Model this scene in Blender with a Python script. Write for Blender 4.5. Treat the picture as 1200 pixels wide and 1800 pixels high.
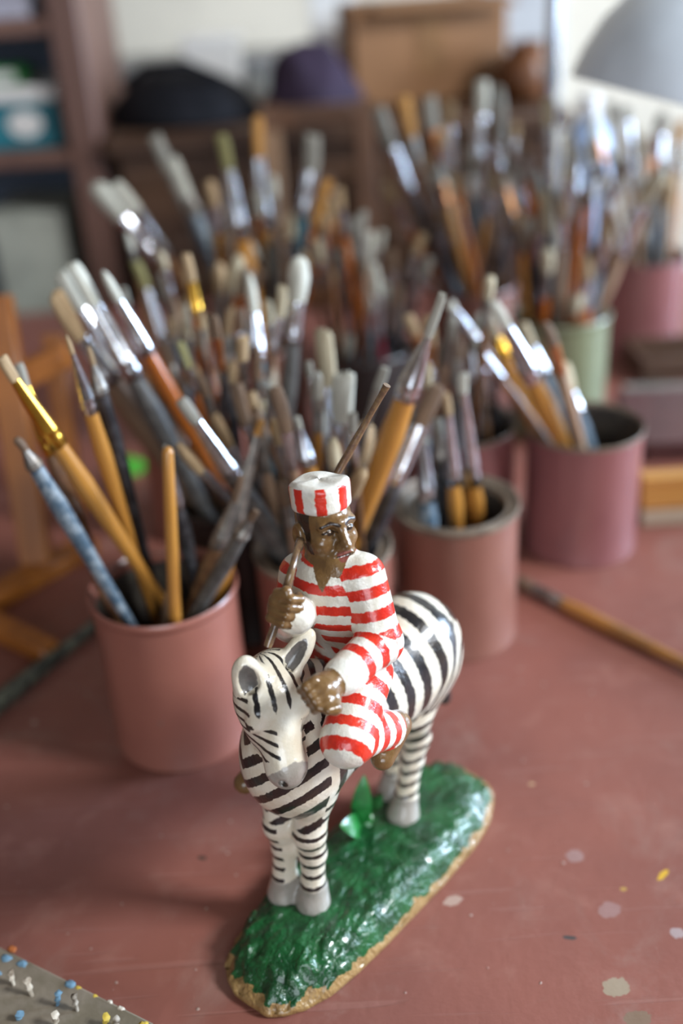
import bpy, math, random
import numpy as np
from mathutils import Vector, Matrix, Quaternion, noise

SC = bpy.context.scene
COL = SC.collection
for _o in list(bpy.data.objects):
    bpy.data.objects.remove(_o)

TZ = 0.75                      # height of the table top above the floor
# ------------------------------------------------------------------ camera
FPX, PITCH, ROLL, CH = 1880.0, math.radians(29.14), math.radians(3.66), 0.57
_F = Vector((0, math.cos(PITCH), -math.sin(PITCH)))
_D0 = Vector((0, -math.sin(PITCH), -math.cos(PITCH)))
_R0 = Vector((1, 0, 0))
_R = _R0 * math.cos(ROLL) + _D0 * math.sin(ROLL)
_D = _D0 * math.cos(ROLL) - _R0 * math.sin(ROLL)
CAMP = Vector((0, 0, TZ + CH))
cd = bpy.data.cameras.new('camera')
cam = bpy.data.objects.new('camera', cd)
COL.objects.link(cam)
cam.matrix_world = Matrix(((_R.x, -_D.x, -_F.x, CAMP.x), (_R.y, -_D.y, -_F.y, CAMP.y),
                           (_R.z, -_D.z, -_F.z, CAMP.z), (0, 0, 0, 1)))
cd.sensor_fit = 'VERTICAL'
cd.sensor_height = 36.0
cd.sensor_width = 24.0
cd.lens = FPX / 1800 * 36
cd.clip_start = 0.02
cd.dof.use_dof = True
cd.dof.focus_distance = 0.600
cd.dof.aperture_fstop = 2.0
cd.dof.aperture_blades = 9
SC.camera = cam

# ------------------------------------------------------------------ light
SC.view_settings.view_transform = 'Standard'
SC.view_settings.look = 'None'
SC.view_settings.gamma = 1.0
SC.view_settings.use_curve_mapping = False
SC.view_settings.exposure = 0.0
W = bpy.data.worlds.new('sky')
SC.world = W
W.use_nodes = True
W.node_tree.nodes['Background'].inputs[0].default_value = (0.62, 0.78, 1.0, 1)
W.node_tree.nodes['Background'].inputs[1].default_value = 1.2


def area(name, loc, target, sx, sy, power, col):
    l = bpy.data.lights.new(name, 'AREA')
    l.shape = 'RECTANGLE'
    l.size, l.size_y, l.energy, l.color = sx, sy, power, col
    o = bpy.data.objects.new(name, l)
    COL.objects.link(o)
    o.location = loc
    o.rotation_euler = (Vector(target) - Vector(loc)).to_track_quat('-Z', 'Y').to_euler()
    return o


# daylight through two side-wall windows, plus an added fill lamp behind the camera
area('window_daylight', (3.26, -0.35, 3.25), (0.0, 0.45, 0.85), 0.80, 0.80, 205, (0.92, 0.96, 1.0))
area('window_daylight', (3.26, 1.35, 1.55), (0.0, 1.2, 1.1), 1.10, 1.10, 215, (0.60, 0.77, 1.0))
area('window_daylight', (-0.1, -2.26, 1.75), (-0.1, 0.6, 1.6), 1.5, 1.3, 36, (0.88, 0.94, 1.0))  # added front fill, set in an unseen window


# ------------------------------------------------------------------ pixel helpers (photograph is 1200 x 1800)
def ray(x, y):
    return _F + _R * ((x - 600) / FPX) + _D * ((y - 900) / FPX)


def on_z(x, y, z=0.0):
    """point seen at a pixel, z metres above the table top"""
    d = ray(x, y)
    return CAMP + d * ((TZ + z - CAMP.z) / d.z)


def at(x, y, Y):
    """point seen at a pixel on the vertical plane at distance Y"""
    d = ray(x, y)
    return CAMP + d * (Y / d.y)


# ------------------------------------------------------------------ node materials
def new_mat(name):
    m = bpy.data.materials.new(name)
    m.use_nodes = True
    nt = m.node_tree
    b = nt.nodes['Principled BSDF']
    return m, nt, b


def N(nt, t, **kw):
    n = nt.nodes.new(t)
    for k, v in kw.items():
        if k in n.inputs.keys():
            n.inputs[k].default_value = v
        else:
            setattr(n, k, v)
    return n


def ramp(nt, fac, stops, interp='LINEAR'):
    r = nt.nodes.new('ShaderNodeValToRGB')
    r.color_ramp.interpolation = interp
    e = r.color_ramp.elements
    while len(e) < len(stops):
        e.new(0.5)
    for i, (p, c) in enumerate(stops):
        e[i].position = p
        e[i].color = (*c, 1) if len(c) == 3 else c
    nt.links.new(fac, r.inputs[0])
    return r.outputs[0]


def mixc(nt, fac, a, b, mode='MIX'):
    n = nt.nodes.new('ShaderNodeMix')
    n.data_type = 'RGBA'
    n.blend_type = mode
    for s, i in ((fac, 0), (a, 6), (b, 7)):
        if isinstance(s, bpy.types.NodeSocket):
            nt.links.new(s, n.inputs[i])
        elif i == 0:
            n.inputs[0].default_value = s
        else:
            n.inputs[i].default_value = (*s, 1)
    return n.outputs[2]


def math_n(nt, op, a, b=None, clamp=False):
    n = nt.nodes.new('ShaderNodeMath')
    n.operation = op
    n.use_clamp = clamp
    for s, i in ((a, 0), (b, 1)):
        if s is None:
            continue
        if isinstance(s, bpy.types.NodeSocket):
            nt.links.new(s, n.inputs[i])
        else:
            n.inputs[i].default_value = s
    return n.outputs[0]


def step(nt, val, lo, hi):
    n = nt.nodes.new('ShaderNodeMapRange')
    n.interpolation_type = 'SMOOTHSTEP'
    nt.links.new(val, n.inputs[0])
    n.inputs[1].default_value = lo
    n.inputs[2].default_value = hi
    return n.outputs[0]


def coords(nt, scale=(1, 1, 1), kind='Object', rot=(0, 0, 0)):
    tc = nt.nodes.new('ShaderNodeTexCoord')
    mp = nt.nodes.new('ShaderNodeMapping')
    mp.inputs['Scale'].default_value = scale
    mp.inputs['Rotation'].default_value = rot
    nt.links.new(tc.outputs[kind], mp.inputs[0])
    return mp.outputs[0]


def noise_n(nt, vec, scale, detail=3, rough=0.55, dist=0.0):
    n = nt.nodes.new('ShaderNodeTexNoise')
    n.inputs['Scale'].default_value = scale
    n.inputs['Detail'].default_value = detail
    n.inputs['Roughness'].default_value = rough
    n.inputs['Distortion'].default_value = dist
    nt.links.new(vec, n.inputs['Vector'])
    return n.outputs[0]


def bump(nt, b, height, strength, dist):
    n = nt.nodes.new('ShaderNodeBump')
    n.inputs['Strength'].default_value = strength
    n.inputs['Distance'].default_value = dist
    nt.links.new(height, n.inputs['Height'])
    nt.links.new(n.outputs[0], b.inputs['Normal'])


_MC = {}


def plain(name, col, rough=0.5, metal=0.0, var=0.25, scale=60, coat=0.0, bmp=0.15, col2=None, stretch=(1, 1, 1), per_obj=0.0, dist=0.0006):
    """painted / wooden / metal surface with a second tone broken up by noise"""
    if name in _MC:
        return _MC[name]
    m, nt, b = new_mat(name)
    v = coords(nt, stretch)
    n1 = noise_n(nt, v, scale, 4)
    c2 = col2 if col2 else tuple(c * (1 - var) for c in col)
    f = step(nt, n1, 0.38, 0.66)
    c = mixc(nt, f, col, c2)
    if per_obj:
        oi = nt.nodes.new('ShaderNodeObjectInfo')
        k = nt.nodes.new('ShaderNodeMapRange')
        nt.links.new(oi.outputs['Random'], k.inputs[0])
        k.inputs[3].default_value = 1 - per_obj
        k.inputs[4].default_value = 1 + per_obj
        hs = nt.nodes.new('ShaderNodeHueSaturation')
        nt.links.new(k.outputs[0], hs.inputs['Value'])
        nt.links.new(c, hs.inputs['Color'])
        c = hs.outputs[0]
    nt.links.new(c, b.inputs['Base Color'])
    b.inputs['Roughness'].default_value = rough
    b.inputs['Metallic'].default_value = metal
    b.inputs['Coat Weight'].default_value = coat
    b.inputs['Coat Roughness'].default_value = 0.12
    if bmp:
        bump(nt, b, n1, bmp, dist)
    _MC[name] = m
    return m


# ------------------------------------------------------------------ mesh helpers
class MB:
    def __init__(s):
        s.v, s.f = [], []

    def add(s, vs, fs):
        o = len(s.v)
        s.v += [tuple(p) for p in vs]
        s.f += [tuple(i + o for i in f) for f in fs]
        return s

    def box(s, c, d, M=None, bev=0.0):
        """box with chamfered edges"""
        hx, hy, hz = d[0] / 2, d[1] / 2, d[2] / 2
        b = min(bev, hx * .9, hy * .9, hz * .9)
        if b <= 0:
            vs = [Vector((x, y, z)) for x in (-hx, hx) for y in (-hy, hy) for z in (-hz, hz)]
            fs = [(0, 1, 3, 2), (4, 6, 7, 5), (0, 4, 5, 1), (2, 3, 7, 6), (0, 2, 6, 4), (1, 5, 7, 3)]
        else:
            vs, idx = [], {}
            for sx in (-1, 1):
                for sy in (-1, 1):
                    for sz in (-1, 1):
                        for a, p in enumerate(((hx, hy - b, hz - b), (hx - b, hy, hz - b), (hx - b, hy - b, hz))):
                            idx[(sx, sy, sz, a)] = len(vs)
                            vs.append(Vector((p[0] * sx, p[1] * sy, p[2] * sz)))
            fs = []
            for sg in (-1, 1):
                for a in range(3):
                    o = [i for i in range(3) if i != a]
                    loop = []
                    for q in ((-1, -1), (1, -1), (1, 1), (-1, 1)):
                        k = [0, 0, 0]
                        k[a] = sg
                        k[o[0]], k[o[1]] = q
                        loop.append(idx[(*k, a)])
                    fs.append(tuple(loop))
            for a in range(3):
                o = [i for i in range(3) if i != a]
                for q0 in (-1, 1):
                    for q1 in (-1, 1):
                        k0, k1 = [0, 0, 0], [0, 0, 0]
                        k0[o[0]] = k1[o[0]] = q0
                        k0[o[1]] = k1[o[1]] = q1
                        k0[a], k1[a] = -1, 1
                        fs.append((idx[(*k0, o[0])], idx[(*k1, o[0])], idx[(*k1, o[1])], idx[(*k0, o[1])]))
            for sx in (-1, 1):
                for sy in (-1, 1):
                    for sz in (-1, 1):
                        fs.append(tuple(idx[(sx, sy, sz, a)] for a in range(3)))
        if M is not None:
            vs = [M @ p for p in vs]
        return s.add([p + Vector(c) for p in vs], fs)

    def lathe(s, prof, n=24, sx=1.0, sy=1.0, M=None, jit=0.0, rng=None, close=False):
        """profile of (radius, z); closed at both ends when the radius is 0"""
        vs, fs = [], []
        for r, z in prof:
            for i in range(n):
                a = 2 * math.pi * i / n
                k = 1 + (rng.uniform(-jit, jit) if rng and jit else 0)
                vs.append(Vector((r * k * sx * math.cos(a), r * k * sy * math.sin(a), z)))
        for j in range(len(prof) - 1):
            for i in range(n):
                i2 = (i + 1) % n
                fs.append((j * n + i, j * n + i2, (j + 1) * n + i2, (j + 1) * n + i))
        if close:
            fs.append(tuple(range(n))[::-1])
            fs.append(tuple(range((len(prof) - 1) * n, len(prof) * n)))
        if M is not None:
            vs = [M @ p for p in vs]
        return s.add(vs, fs)

    def tube(s, pts, rad, n=10):
        pts = [Vector(p) for p in pts]
        if not hasattr(rad, '__len__'):
            rad = [rad] * len(pts)
        vs, fs = [], []
        up = Vector((0.13, 0.31, 0.94))
        for i, p in enumerate(pts):
            t = (pts[min(i + 1, len(pts) - 1)] - pts[max(i - 1, 0)]).normalized()
            a = t.cross(up).normalized()
            b = t.cross(a)
            for k in range(n):
                w = 2 * math.pi * k / n
                vs.append(p + (a * math.cos(w) + b * math.sin(w)) * rad[i])
        for j in range(len(pts) - 1):
            for k in range(n):
                k2 = (k + 1) % n
                fs.append((j * n + k, j * n + k2, (j + 1) * n + k2, (j + 1) * n + k))
        fs.append(tuple(range(n))[::-1])
        fs.append(tuple(range((len(pts) - 1) * n, len(pts) * n)))
        return s.add(vs, fs)

    def build(s, name, mat, parent=None, smooth=True, angle=40):
        me = bpy.data.meshes.new(name)
        me.from_pydata(s.v, [], s.f)
        me.update()
        import bmesh
        bm = bmesh.new()
        bm.from_mesh(me)
        bmesh.ops.recalc_face_normals(bm, faces=bm.faces)
        if smooth:
            ca = math.radians(angle)
            for f in bm.faces:
                f.smooth = True
            for e in bm.edges:
                if len(e.link_faces) == 2 and e.calc_face_angle(0) > ca:
                    e.smooth = False
        bm.to_mesh(me)
        bm.free()
        me.materials.append(mat)
        o = bpy.data.objects.new(name, me)
        COL.objects.link(o)
        if parent is not None:
            o.parent = parent
        return o


def empty(name, loc=(0, 0, 0), rz=0.0):
    o = bpy.data.objects.new(name, None)
    o.empty_display_size = 0.02
    COL.objects.link(o)
    o.location = loc
    o.rotation_euler = (0, 0, rz)
    return o


def tag(o, label, cat, group=None, kind=None):
    if label:
        o['label'] = label
    if cat:
        o['category'] = cat
    if group:
        o['group'] = group
    if kind:
        o['kind'] = kind
    return o


def struct(o):
    o['kind'] = 'structure'
    return o


def rotz(a):
    return Matrix.Rotation(a, 4, 'Z')


# ------------------------------------------------------------------ the room
M_panel = plain('dark_panelling', (0.13, 0.085, 0.055), 0.7, scale=5, stretch=(4, 4, .4))
M_wall = plain('cream_plaster', (0.72, 0.65, 0.53), 0.85, scale=3, var=0.12)
M_floor = plain('floorboards', (0.10, 0.06, 0.035), 0.5, scale=6, stretch=(1, 8, 1))
M_white = plain('white_paint', (0.78, 0.78, 0.76), 0.5, scale=9, var=0.08)
RX0, RX1, RY0, RY1, RZ = -2.1, 3.2, -2.2, 2.75, 4.1
struct(MB().box(((RX0 + RX1) / 2, (RY0 + RY1) / 2, -0.03), (RX1 - RX0 + .3, RY1 - RY0 + .3, 0.06)).build('floor', M_floor, smooth=False))
struct(MB().box(((RX0 + RX1) / 2, (RY0 + RY1) / 2, RZ + 0.03), (RX1 - RX0 + .3, RY1 - RY0 + .3, 0.06)).build('ceiling', plain('ceiling_wood', (0.12, 0.085, 0.055), 0.7, scale=5), smooth=False))
struct(MB().box(((RX0 + RX1) / 2, RY1 + .05, RZ / 2), (RX1 - RX0 + .2, 0.1, RZ)).build('wall_back', M_wall, smooth=False))
struct(MB().box((RX0 - .05, (RY0 + RY1) / 2, RZ / 2), (0.1, RY1 - RY0, RZ)).build('wall_left', M_panel, smooth=False))


def pierced(name, along, c, a0, a1, opens):
    """wall with window openings (from, to, sill, head); along='x' or 'y'"""
    mb = MB()
    P = lambda m_, zc: (m_, c, zc) if along == 'x' else (c, m_, zc)
    D = lambda d_, t, zd: (d_, t, zd) if along == 'x' else (t, d_, zd)
    cuts = [a0] + [v for w in opens for v in w[:2]] + [a1]
    for p0, p1 in zip(cuts[::2], cuts[1::2]):
        mb.box(P((p0 + p1) / 2, RZ / 2), D(p1 - p0, .1, RZ))
    frames = []
    for w0, w1, z0, z1 in opens:
        mb.box(P((w0 + w1) / 2, z0 / 2), D(w1 - w0, .1, z0))
        mb.box(P((w0 + w1) / 2, (z1 + RZ) / 2), D(w1 - w0, .1, RZ - z1))
        fr = MB()
        k = .05
        for p0, p1, q0, q1 in ((w0, w0 + k, z0, z1), (w1 - k, w1, z0, z1), (w0 + k, w1 - k, z0, z0 + k), (w0 + k, w1 - k, z1 - k, z1),
                               ((w0 + w1) / 2 - .015, (w0 + w1) / 2 + .015, z0 + k, z1 - k)):
            fr.box(P((p0 + p1) / 2, (q0 + q1) / 2), D(p1 - p0, .07, q1 - q0), bev=.006)
        frames.append(fr)
    struct(mb.build(name, M_panel, smooth=False))
    return frames


for i_, f_ in enumerate(pierced('wall_right', 'y', RX1 + .05, RY0, RY1, ((-.95, .35, 2.55, 3.9), (.65, 2.05, .85, 2.25)))
                        + pierced('wall_front', 'x', RY0 - .05, RX0, RX1, ((-.95, .75, 1.0, 2.5),))):  # the front wall opening is made to hold the fill lamp
    struct(f_.build(f'window_{i_ + 1}', M_white))

# ------------------------------------------------------------------ the table
def table_material():
    m, nt, b = new_mat('worn_oxblood_paint')
    v = coords(nt)
    big = noise_n(nt, v, 4.5, 4)
    c = mixc(nt, step(nt, big, .35, .68), (0.270, 0.100, 0.075), (0.208, 0.078, 0.061))
    mid = noise_n(nt, v, 26, 5, .65, .4)
    c = mixc(nt, math_n(nt, 'MULTIPLY', step(nt, mid, .52, .72), .45), c, (0.33, 0.150, 0.115))
    dust = noise_n(nt, v, 9, 6, .7, .8)
    c = mixc(nt, math_n(nt, 'MULTIPLY', step(nt, dust, .50, .74), .65), c, (0.29, 0.175, 0.145))
    # crumbs and flecks
    vo = nt.nodes.new('ShaderNodeTexVoronoi')
    vo.inputs['Scale'].default_value = 75
    nt.links.new(v, vo.inputs['Vector'])
    pick = step(nt, noise_n(nt, v, 31, 1), .52, .56)
    fl = math_n(nt, 'MULTIPLY', math_n(nt, 'SUBTRACT', 1.0, step(nt, vo.outputs['Distance'], .05, .10)), pick)
    c = mixc(nt, math_n(nt, 'MULTIPLY', fl, .75), c, (0.50, 0.40, 0.34))
    # scratches: two families of very stretched noise
    heights = []
    for rz, sc, amt in ((0.75, (7, 160, 1), .5), (-0.25, (5, 120, 1), .35), (1.5, (6, 140, 1), .45)):
        sv = coords(nt, sc, rot=(0, 0, rz))
        s_ = noise_n(nt, sv, 1.0, 2, .5, .3)
        k = step(nt, s_, .66, .71)
        heights.append((k, amt))
        c = mixc(nt, math_n(nt, 'MULTIPLY', k, .20), c, (0.36, 0.19, 0.16))
    # dabs of old paint, each with its own place on the table
    geo = nt.nodes.new('ShaderNodeTexCoord')
    for (px, py, r, asp, rot, colr, k) in ((1165, 1537, .0085, .33, .75, (0.60, 0.36, 0.035), 1), (1082, 1735, .011, .8, .2, (0.33, 0.27, 0.19), .9),
                                          (796, 1583, .0085, .62, .3, (0.46, 0.33, 0.27), .85), (934, 1378, .0035, .6, 0, (0.50, 0.33, 0.19), .9),
                                          (1000, 1648, .0065, .3, -.2, (0.05, 0.06, 0.06), .9), (355, 1508, .004, .6, -.3, (0.05, 0.04, 0.03), .9),
                                          (1190, 1640, .006, .9, 0, (0.42, 0.36, 0.36), .7), (1120, 1790, .011, .6, .1, (0.20, 0.15, 0.10), .8),
                                          (1096, 1563, .003, .8, 0, (0.45, 0.27, 0.08), .9), (60, 1270, .004, 1, 0, (0.45, 0.33, 0.29), .6),
                                          (1010, 1505, .008, .9, 0, (0.38, 0.28, 0.27), .5), (1070, 1600, .010, .8, .4, (0.36, 0.25, 0.24), .5)):
        p = on_z(px, py)
        mp = nt.nodes.new('ShaderNodeMapping')
        mp.vector_type = 'TEXTURE'
        mp.inputs['Location'].default_value = (p.x, p.y, 0)
        mp.inputs['Rotation'].default_value = (0, 0, rot)
        mp.inputs['Scale'].default_value = (r, r * asp, 1)
        nt.links.new(geo.outputs['Object'], mp.inputs[0])
        gr = nt.nodes.new('ShaderNodeTexGradient')
        gr.gradient_type = 'SPHERICAL'
        sep = nt.nodes.new('ShaderNodeVectorMath')
        sep.operation = 'MULTIPLY'
        sep.inputs[1].default_value = (1, 1, 0)
        nt.links.new(mp.outputs[0], sep.inputs[0])
        nt.links.new(sep.outputs[0], gr.inputs[0])
        d = math_n(nt, 'ADD', gr.outputs[1], math_n(nt, 'MULTIPLY', math_n(nt, 'SUBTRACT', noise_n(nt, v, 260, 3), .5), .7))
        c = mixc(nt, math_n(nt, 'MULTIPLY', step(nt, d, .2, .3), k), c, colr)
    nt.links.new(c, b.inputs['Base Color'])
    nt.links.new(math_n(nt, 'ADD', math_n(nt, 'MULTIPLY', mid, .35), .32), b.inputs['Roughness'])
    b.inputs['Specular IOR Level'].default_value = .32
    h = math_n(nt, 'ADD', math_n(nt, 'MULTIPLY', noise_n(nt, v, 120, 4, .6), .5), math_n(nt, 'MULTIPLY', noise_n(nt, v, 22, 3), .8))
    for k, a in heights:
        h = math_n(nt, 'SUBTRACT', h, math_n(nt, 'MULTIPLY', k, a))
    h = math_n(nt, 'ADD', h, math_n(nt, 'MULTIPLY', fl, 1.2))
    bump(nt, b, h, .45, .0016)
    return m


M_table = table_material()
TX0, TX1, TY0, TY1 = -1.05, 1.15, 0.12, 1.80
tb = empty('work_table', (0, 0, 0))
tag(tb, 'large work table with worn dusty red-brown painted top under all the cans', 'table')
o = MB().box((0, 0, 0), (TX1 - TX0, TY1 - TY0, .035), bev=.004)
o.v = [(x + (TX0 + TX1) / 2, y + (TY0 + TY1) / 2, z - .0175) for x, y, z in o.v]
o = o.build('table_top', M_table, tb)
o.location = (0, 0, TZ)
for x in (TX0 + .08, TX1 - .08):
    for y in (TY0 + .08, TY1 - .08):
        MB().box((x, y, (TZ - .035) / 2), (.07, .07, TZ - .035), bev=.004).build('leg', M_table, tb)

# ================================================================== the painted figurine
# ---- a small signed-distance sculpting kit: blended solids turned into one continuous mesh
def dcone(P, a, b, r0, r1, sq=None):
    """round cone from a to b; sq=(axis, factor) thins it along an axis"""
    a, b = np.array(a, float), np.array(b, float)
    ab = b - a
    t = np.clip(((P - a) @ ab) / max(ab @ ab, 1e-12), 0, 1)
    d = P - (a + t[..., None] * ab)
    if sq is not None:
        ax = np.array(sq[0], float)
        ax /= np.linalg.norm(ax)
        d = d + (d @ ax)[..., None] * ax * (1 / sq[1] - 1)
    return np.sqrt((d * d).sum(-1)) - (r0 + (r1 - r0) * t), t


def dell(P, c, r, M=None):
    q = P - np.array(c, float)
    if M is not None:
        q = q @ M              # columns of M are the ellipsoid's axes
    r = np.array(r, float)
    k0 = np.sqrt(((q / r) ** 2).sum(-1))
    k1 = np.sqrt(((q / (r * r)) ** 2).sum(-1)) + 1e-9
    return k0 * (k0 - 1) / k1, q[..., 2] * 0


class Sculpt:
    def __init__(s):
        s.pr = []

    def cone(s, tag_, a, b, r0, r1=None, k=.006, sq=None, neg=False):
        r1 = r0 if r1 is None else r1
        lo = np.minimum(np.array(a) - r0, np.array(b) - r1)
        hi = np.maximum(np.array(a) + r0, np.array(b) + r1)
        s.pr.append((tag_, k, neg, lo, hi, lambda P: dcone(P, a, b, r0, r1, sq)))

    def ell(s, tag_, c, r, M=None, k=.006, neg=False):
        e = np.array(r) if M is None else np.sqrt(((M * np.array(r)) ** 2).sum(1))
        s.pr.append((tag_, k, neg, np.array(c) - e, np.array(c) + e, lambda P: dell(P, c, r, M)))

    def mesh(s, h):
        lo = np.min([p[3] for p in s.pr if not p[2]], 0) - .004
        hi = np.max([p[4] for p in s.pr if not p[2]], 0) + .004
        n = np.ceil((hi - lo) / h).astype(int) + 1
        F = np.full(n, .02, np.float32)
        for tg, k, neg, a, b, fn in s.pr:
            m = k + 2 * h
            i0 = np.clip(np.floor((a - m - lo) / h).astype(int), 0, n - 1)
            i1 = np.clip(np.ceil((b + m - lo) / h).astype(int) + 1, 1, n)
            ax = [lo[i] + h * np.arange(i0[i], i1[i]) for i in range(3)]
            P = np.stack(np.meshgrid(*ax, indexing='ij'), -1)
            d = fn(P)[0]
            S = F[i0[0]:i1[0], i0[1]:i1[1], i0[2]:i1[2]]
            if neg:
                d = -d
                w = np.clip(.5 - .5 * (d - S) / k, 0, 1)
                S[...] = S * w + d * (1 - w) + k * w * (1 - w)
            else:
                w = np.clip(.5 + .5 * (d - S) / k, 0, 1)
                S[...] = d * (1 - w) + S * w - k * w * (1 - w)
        return surface_net(F, lo, h)

    def regions(s, V):
        """nearest named solid of every vertex, and its parameter along that solid"""
        best = np.full(len(V), 9.0)
        reg = np.zeros(len(V), int)
        par = np.zeros(len(V))
        names = []
        for i, (tg, k, neg, a, b, fn) in enumerate(s.pr):
            names.append(tg)
            if neg:
                continue
            d, t = fn(V)
            w = d < best
            best[w], reg[w], par[w] = d[w], i, t[w]
        return reg, par, names


def surface_net(F, lo, h):
    I = F < 0
    n = np.array(F.shape)
    c = np.zeros(n - 1, np.int8)
    for dx in (0, 1):
        for dy in (0, 1):
            for dz in (0, 1):
                c += I[dx:n[0] - 1 + dx, dy:n[1] - 1 + dy, dz:n[2] - 1 + dz]
    act = np.argwhere((c > 0) & (c < 8))
    idx = -np.ones(n - 1, np.int64)
    idx[tuple(act.T)] = np.arange(len(act))
    pos = np.zeros((len(act), 3))
    cnt = np.zeros(len(act))
    cor = [(x, y, z) for x in (0, 1) for y in (0, 1) for z in (0, 1)]
    for p in cor:
        for a in range(3):
            if p[a]:
                continue
            q = list(p)
            q[a] = 1
            fa = F[tuple((act + p).T)]
            fb = F[tuple((act + q).T)]
            m = (fa < 0) != (fb < 0)
            t = fa[m] / (fa[m] - fb[m])
            pt = np.tile(np.array(p, float), (m.sum(), 1))
            pt[:, a] = t
            pos[m] += pt
            cnt[m] += 1
    V = lo + h * (act + pos / cnt[:, None])
    faces = []
    for a in range(3):
        b, d = (a + 1) % 3, (a + 2) % 3
        sl0 = [slice(None)] * 3
        sl1 = [slice(None)] * 3
        sl0[a], sl1[a] = slice(0, n[a] - 1), slice(1, n[a])
        e = np.argwhere(I[tuple(sl0)] != I[tuple(sl1)])
        e = e[(e[:, b] > 0) & (e[:, d] > 0) & (e[:, b] < n[b] - 1) & (e[:, d] < n[d] - 1)]
        ins = I[tuple(e.T)]
        qs = []
        for ob, od in ((-1, -1), (0, -1), (0, 0), (-1, 0)):
            g = e.copy()
            g[:, b] += ob
            g[:, d] += od
            qs.append(idx[tuple(g.T)])
        q = np.stack(qs, 1)
        q[~ins] = q[~ins][:, ::-1]
        faces.append(q)
    return V, np.concatenate(faces)


def smooth_verts(V, Q, it, lam=.5):
    e = np.concatenate([Q[:, [0, 1]], Q[:, [1, 2]], Q[:, [2, 3]], Q[:, [3, 0]]])
    for _ in range(it):
        S = np.zeros_like(V)
        c = np.zeros(len(V))
        for i, j in ((0, 1), (1, 0)):
            for ax in range(3):
                S[:, ax] += np.bincount(e[:, i], V[e[:, j], ax], len(V))
            c += np.bincount(e[:, i], minlength=len(V))
        V = V + lam * (S / np.maximum(c, 1)[:, None] - V)
    return V


def np_mesh(name, V, Q, attrs, mat, parent):
    me = bpy.data.meshes.new(name)
    me.vertices.add(len(V))
    me.vertices.foreach_set('co', V.astype(np.float32).ravel())
    me.loops.add(Q.size)
    me.loops.foreach_set('vertex_index', Q.astype(np.int32).ravel())
    me.polygons.add(len(Q))
    me.polygons.foreach_set('loop_start', np.arange(0, Q.size, 4, dtype=np.int32))
    me.update(calc_edges=True)
    me.polygons.foreach_set('use_smooth', np.ones(len(Q), bool))
    for k, a in attrs.items():
        at_ = me.attributes.new(k, 'FLOAT', 'POINT')
        at_.data.foreach_set('value', a.astype(np.float32))
    me.materials.append(mat)
    o = bpy.data.objects.new(name, me)
    COL.objects.link(o)
    o.parent = parent
    return o


def painted(name, base, layers, rough=.28, bscale=170, bstr=.4, edge=.22, nz=300, namp=.75):
    """hand-painted enamel: each layer covers what lies below it where its vertex field is positive"""
    m, nt, b = new_mat(name)
    v = coords(nt)
    wob = math_n(nt, 'MULTIPLY', math_n(nt, 'SUBTRACT', noise_n(nt, v, nz, 2), .5), namp)
    tone = noise_n(nt, v, 90, 4, .6)
    c = mixc(nt, step(nt, tone, .35, .7), base[0], base[1])
    for an, c0, c1 in layers:
        a = nt.nodes.new('ShaderNodeAttribute')
        a.attribute_name = an
        f = step(nt, math_n(nt, 'ADD', a.outputs['Fac'], wob), -edge / 2, edge / 2)
        c = mixc(nt, f, c, mixc(nt, step(nt, tone, .35, .68), c0, c1))
    nt.links.new(c, b.inputs['Base Color'])
    b.inputs['Roughness'].default_value = rough
    b.inputs['Coat Weight'].default_value = .45
    b.inputs['Coat Roughness'].default_value = .08
    hgt = math_n(nt, 'ADD', noise_n(nt, v, bscale, 3, .5), math_n(nt, 'MULTIPLY', noise_n(nt, v, bscale * 3.2, 2), .25))
    bump(nt, b, hgt, bstr, .0016)
    return m


MT = .025                                          # mound top above the table
_fn, _ff = on_z(553, 1582, MT), on_z(503, 1566, MT)
_rn, _rf = on_z(712, 1428, MT), on_z(692, 1388, MT)
_fm, _rm = (_fn + _ff) / 2, (_rn + _rf) / 2
_ax = (_rm - _fm)
LEGSP = _ax.length
_u = _ax.normalized()
_v = Vector((-_u.y, _u.x, 0))
FO = Vector((_fm.x, _fm.y, TZ))
fig = empty('zebra_rider_figurine', FO, math.atan2(_u.y, _u.x))
tag(fig, 'glossy painted figurine of a red-and-white striped rider on a zebra standing on a green mound', 'figurine')


def loc_(P):
    d = P - FO
    return np.array((d.dot(_u), d.dot(_v), d.z))


def fp(x, y, v=0.0):
    """figurine coordinates of the point seen at a pixel, v metres off the zebra's middle plane"""
    d = ray(x, y)
    P0 = FO + _v * v
    return loc_(CAMP + d * ((P0 - CAMP).dot(_v) / d.dot(_v)))


def wdir(x, y, z=0):
    """world direction in figurine coordinates"""
    w = Vector((x, y, z))
    return np.array((w.dot(_u), w.dot(_v), w.z))


def nrm(a):
    return a / np.linalg.norm(a)


camdir = lambda p: nrm(loc_(CAMP) - p)

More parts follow.
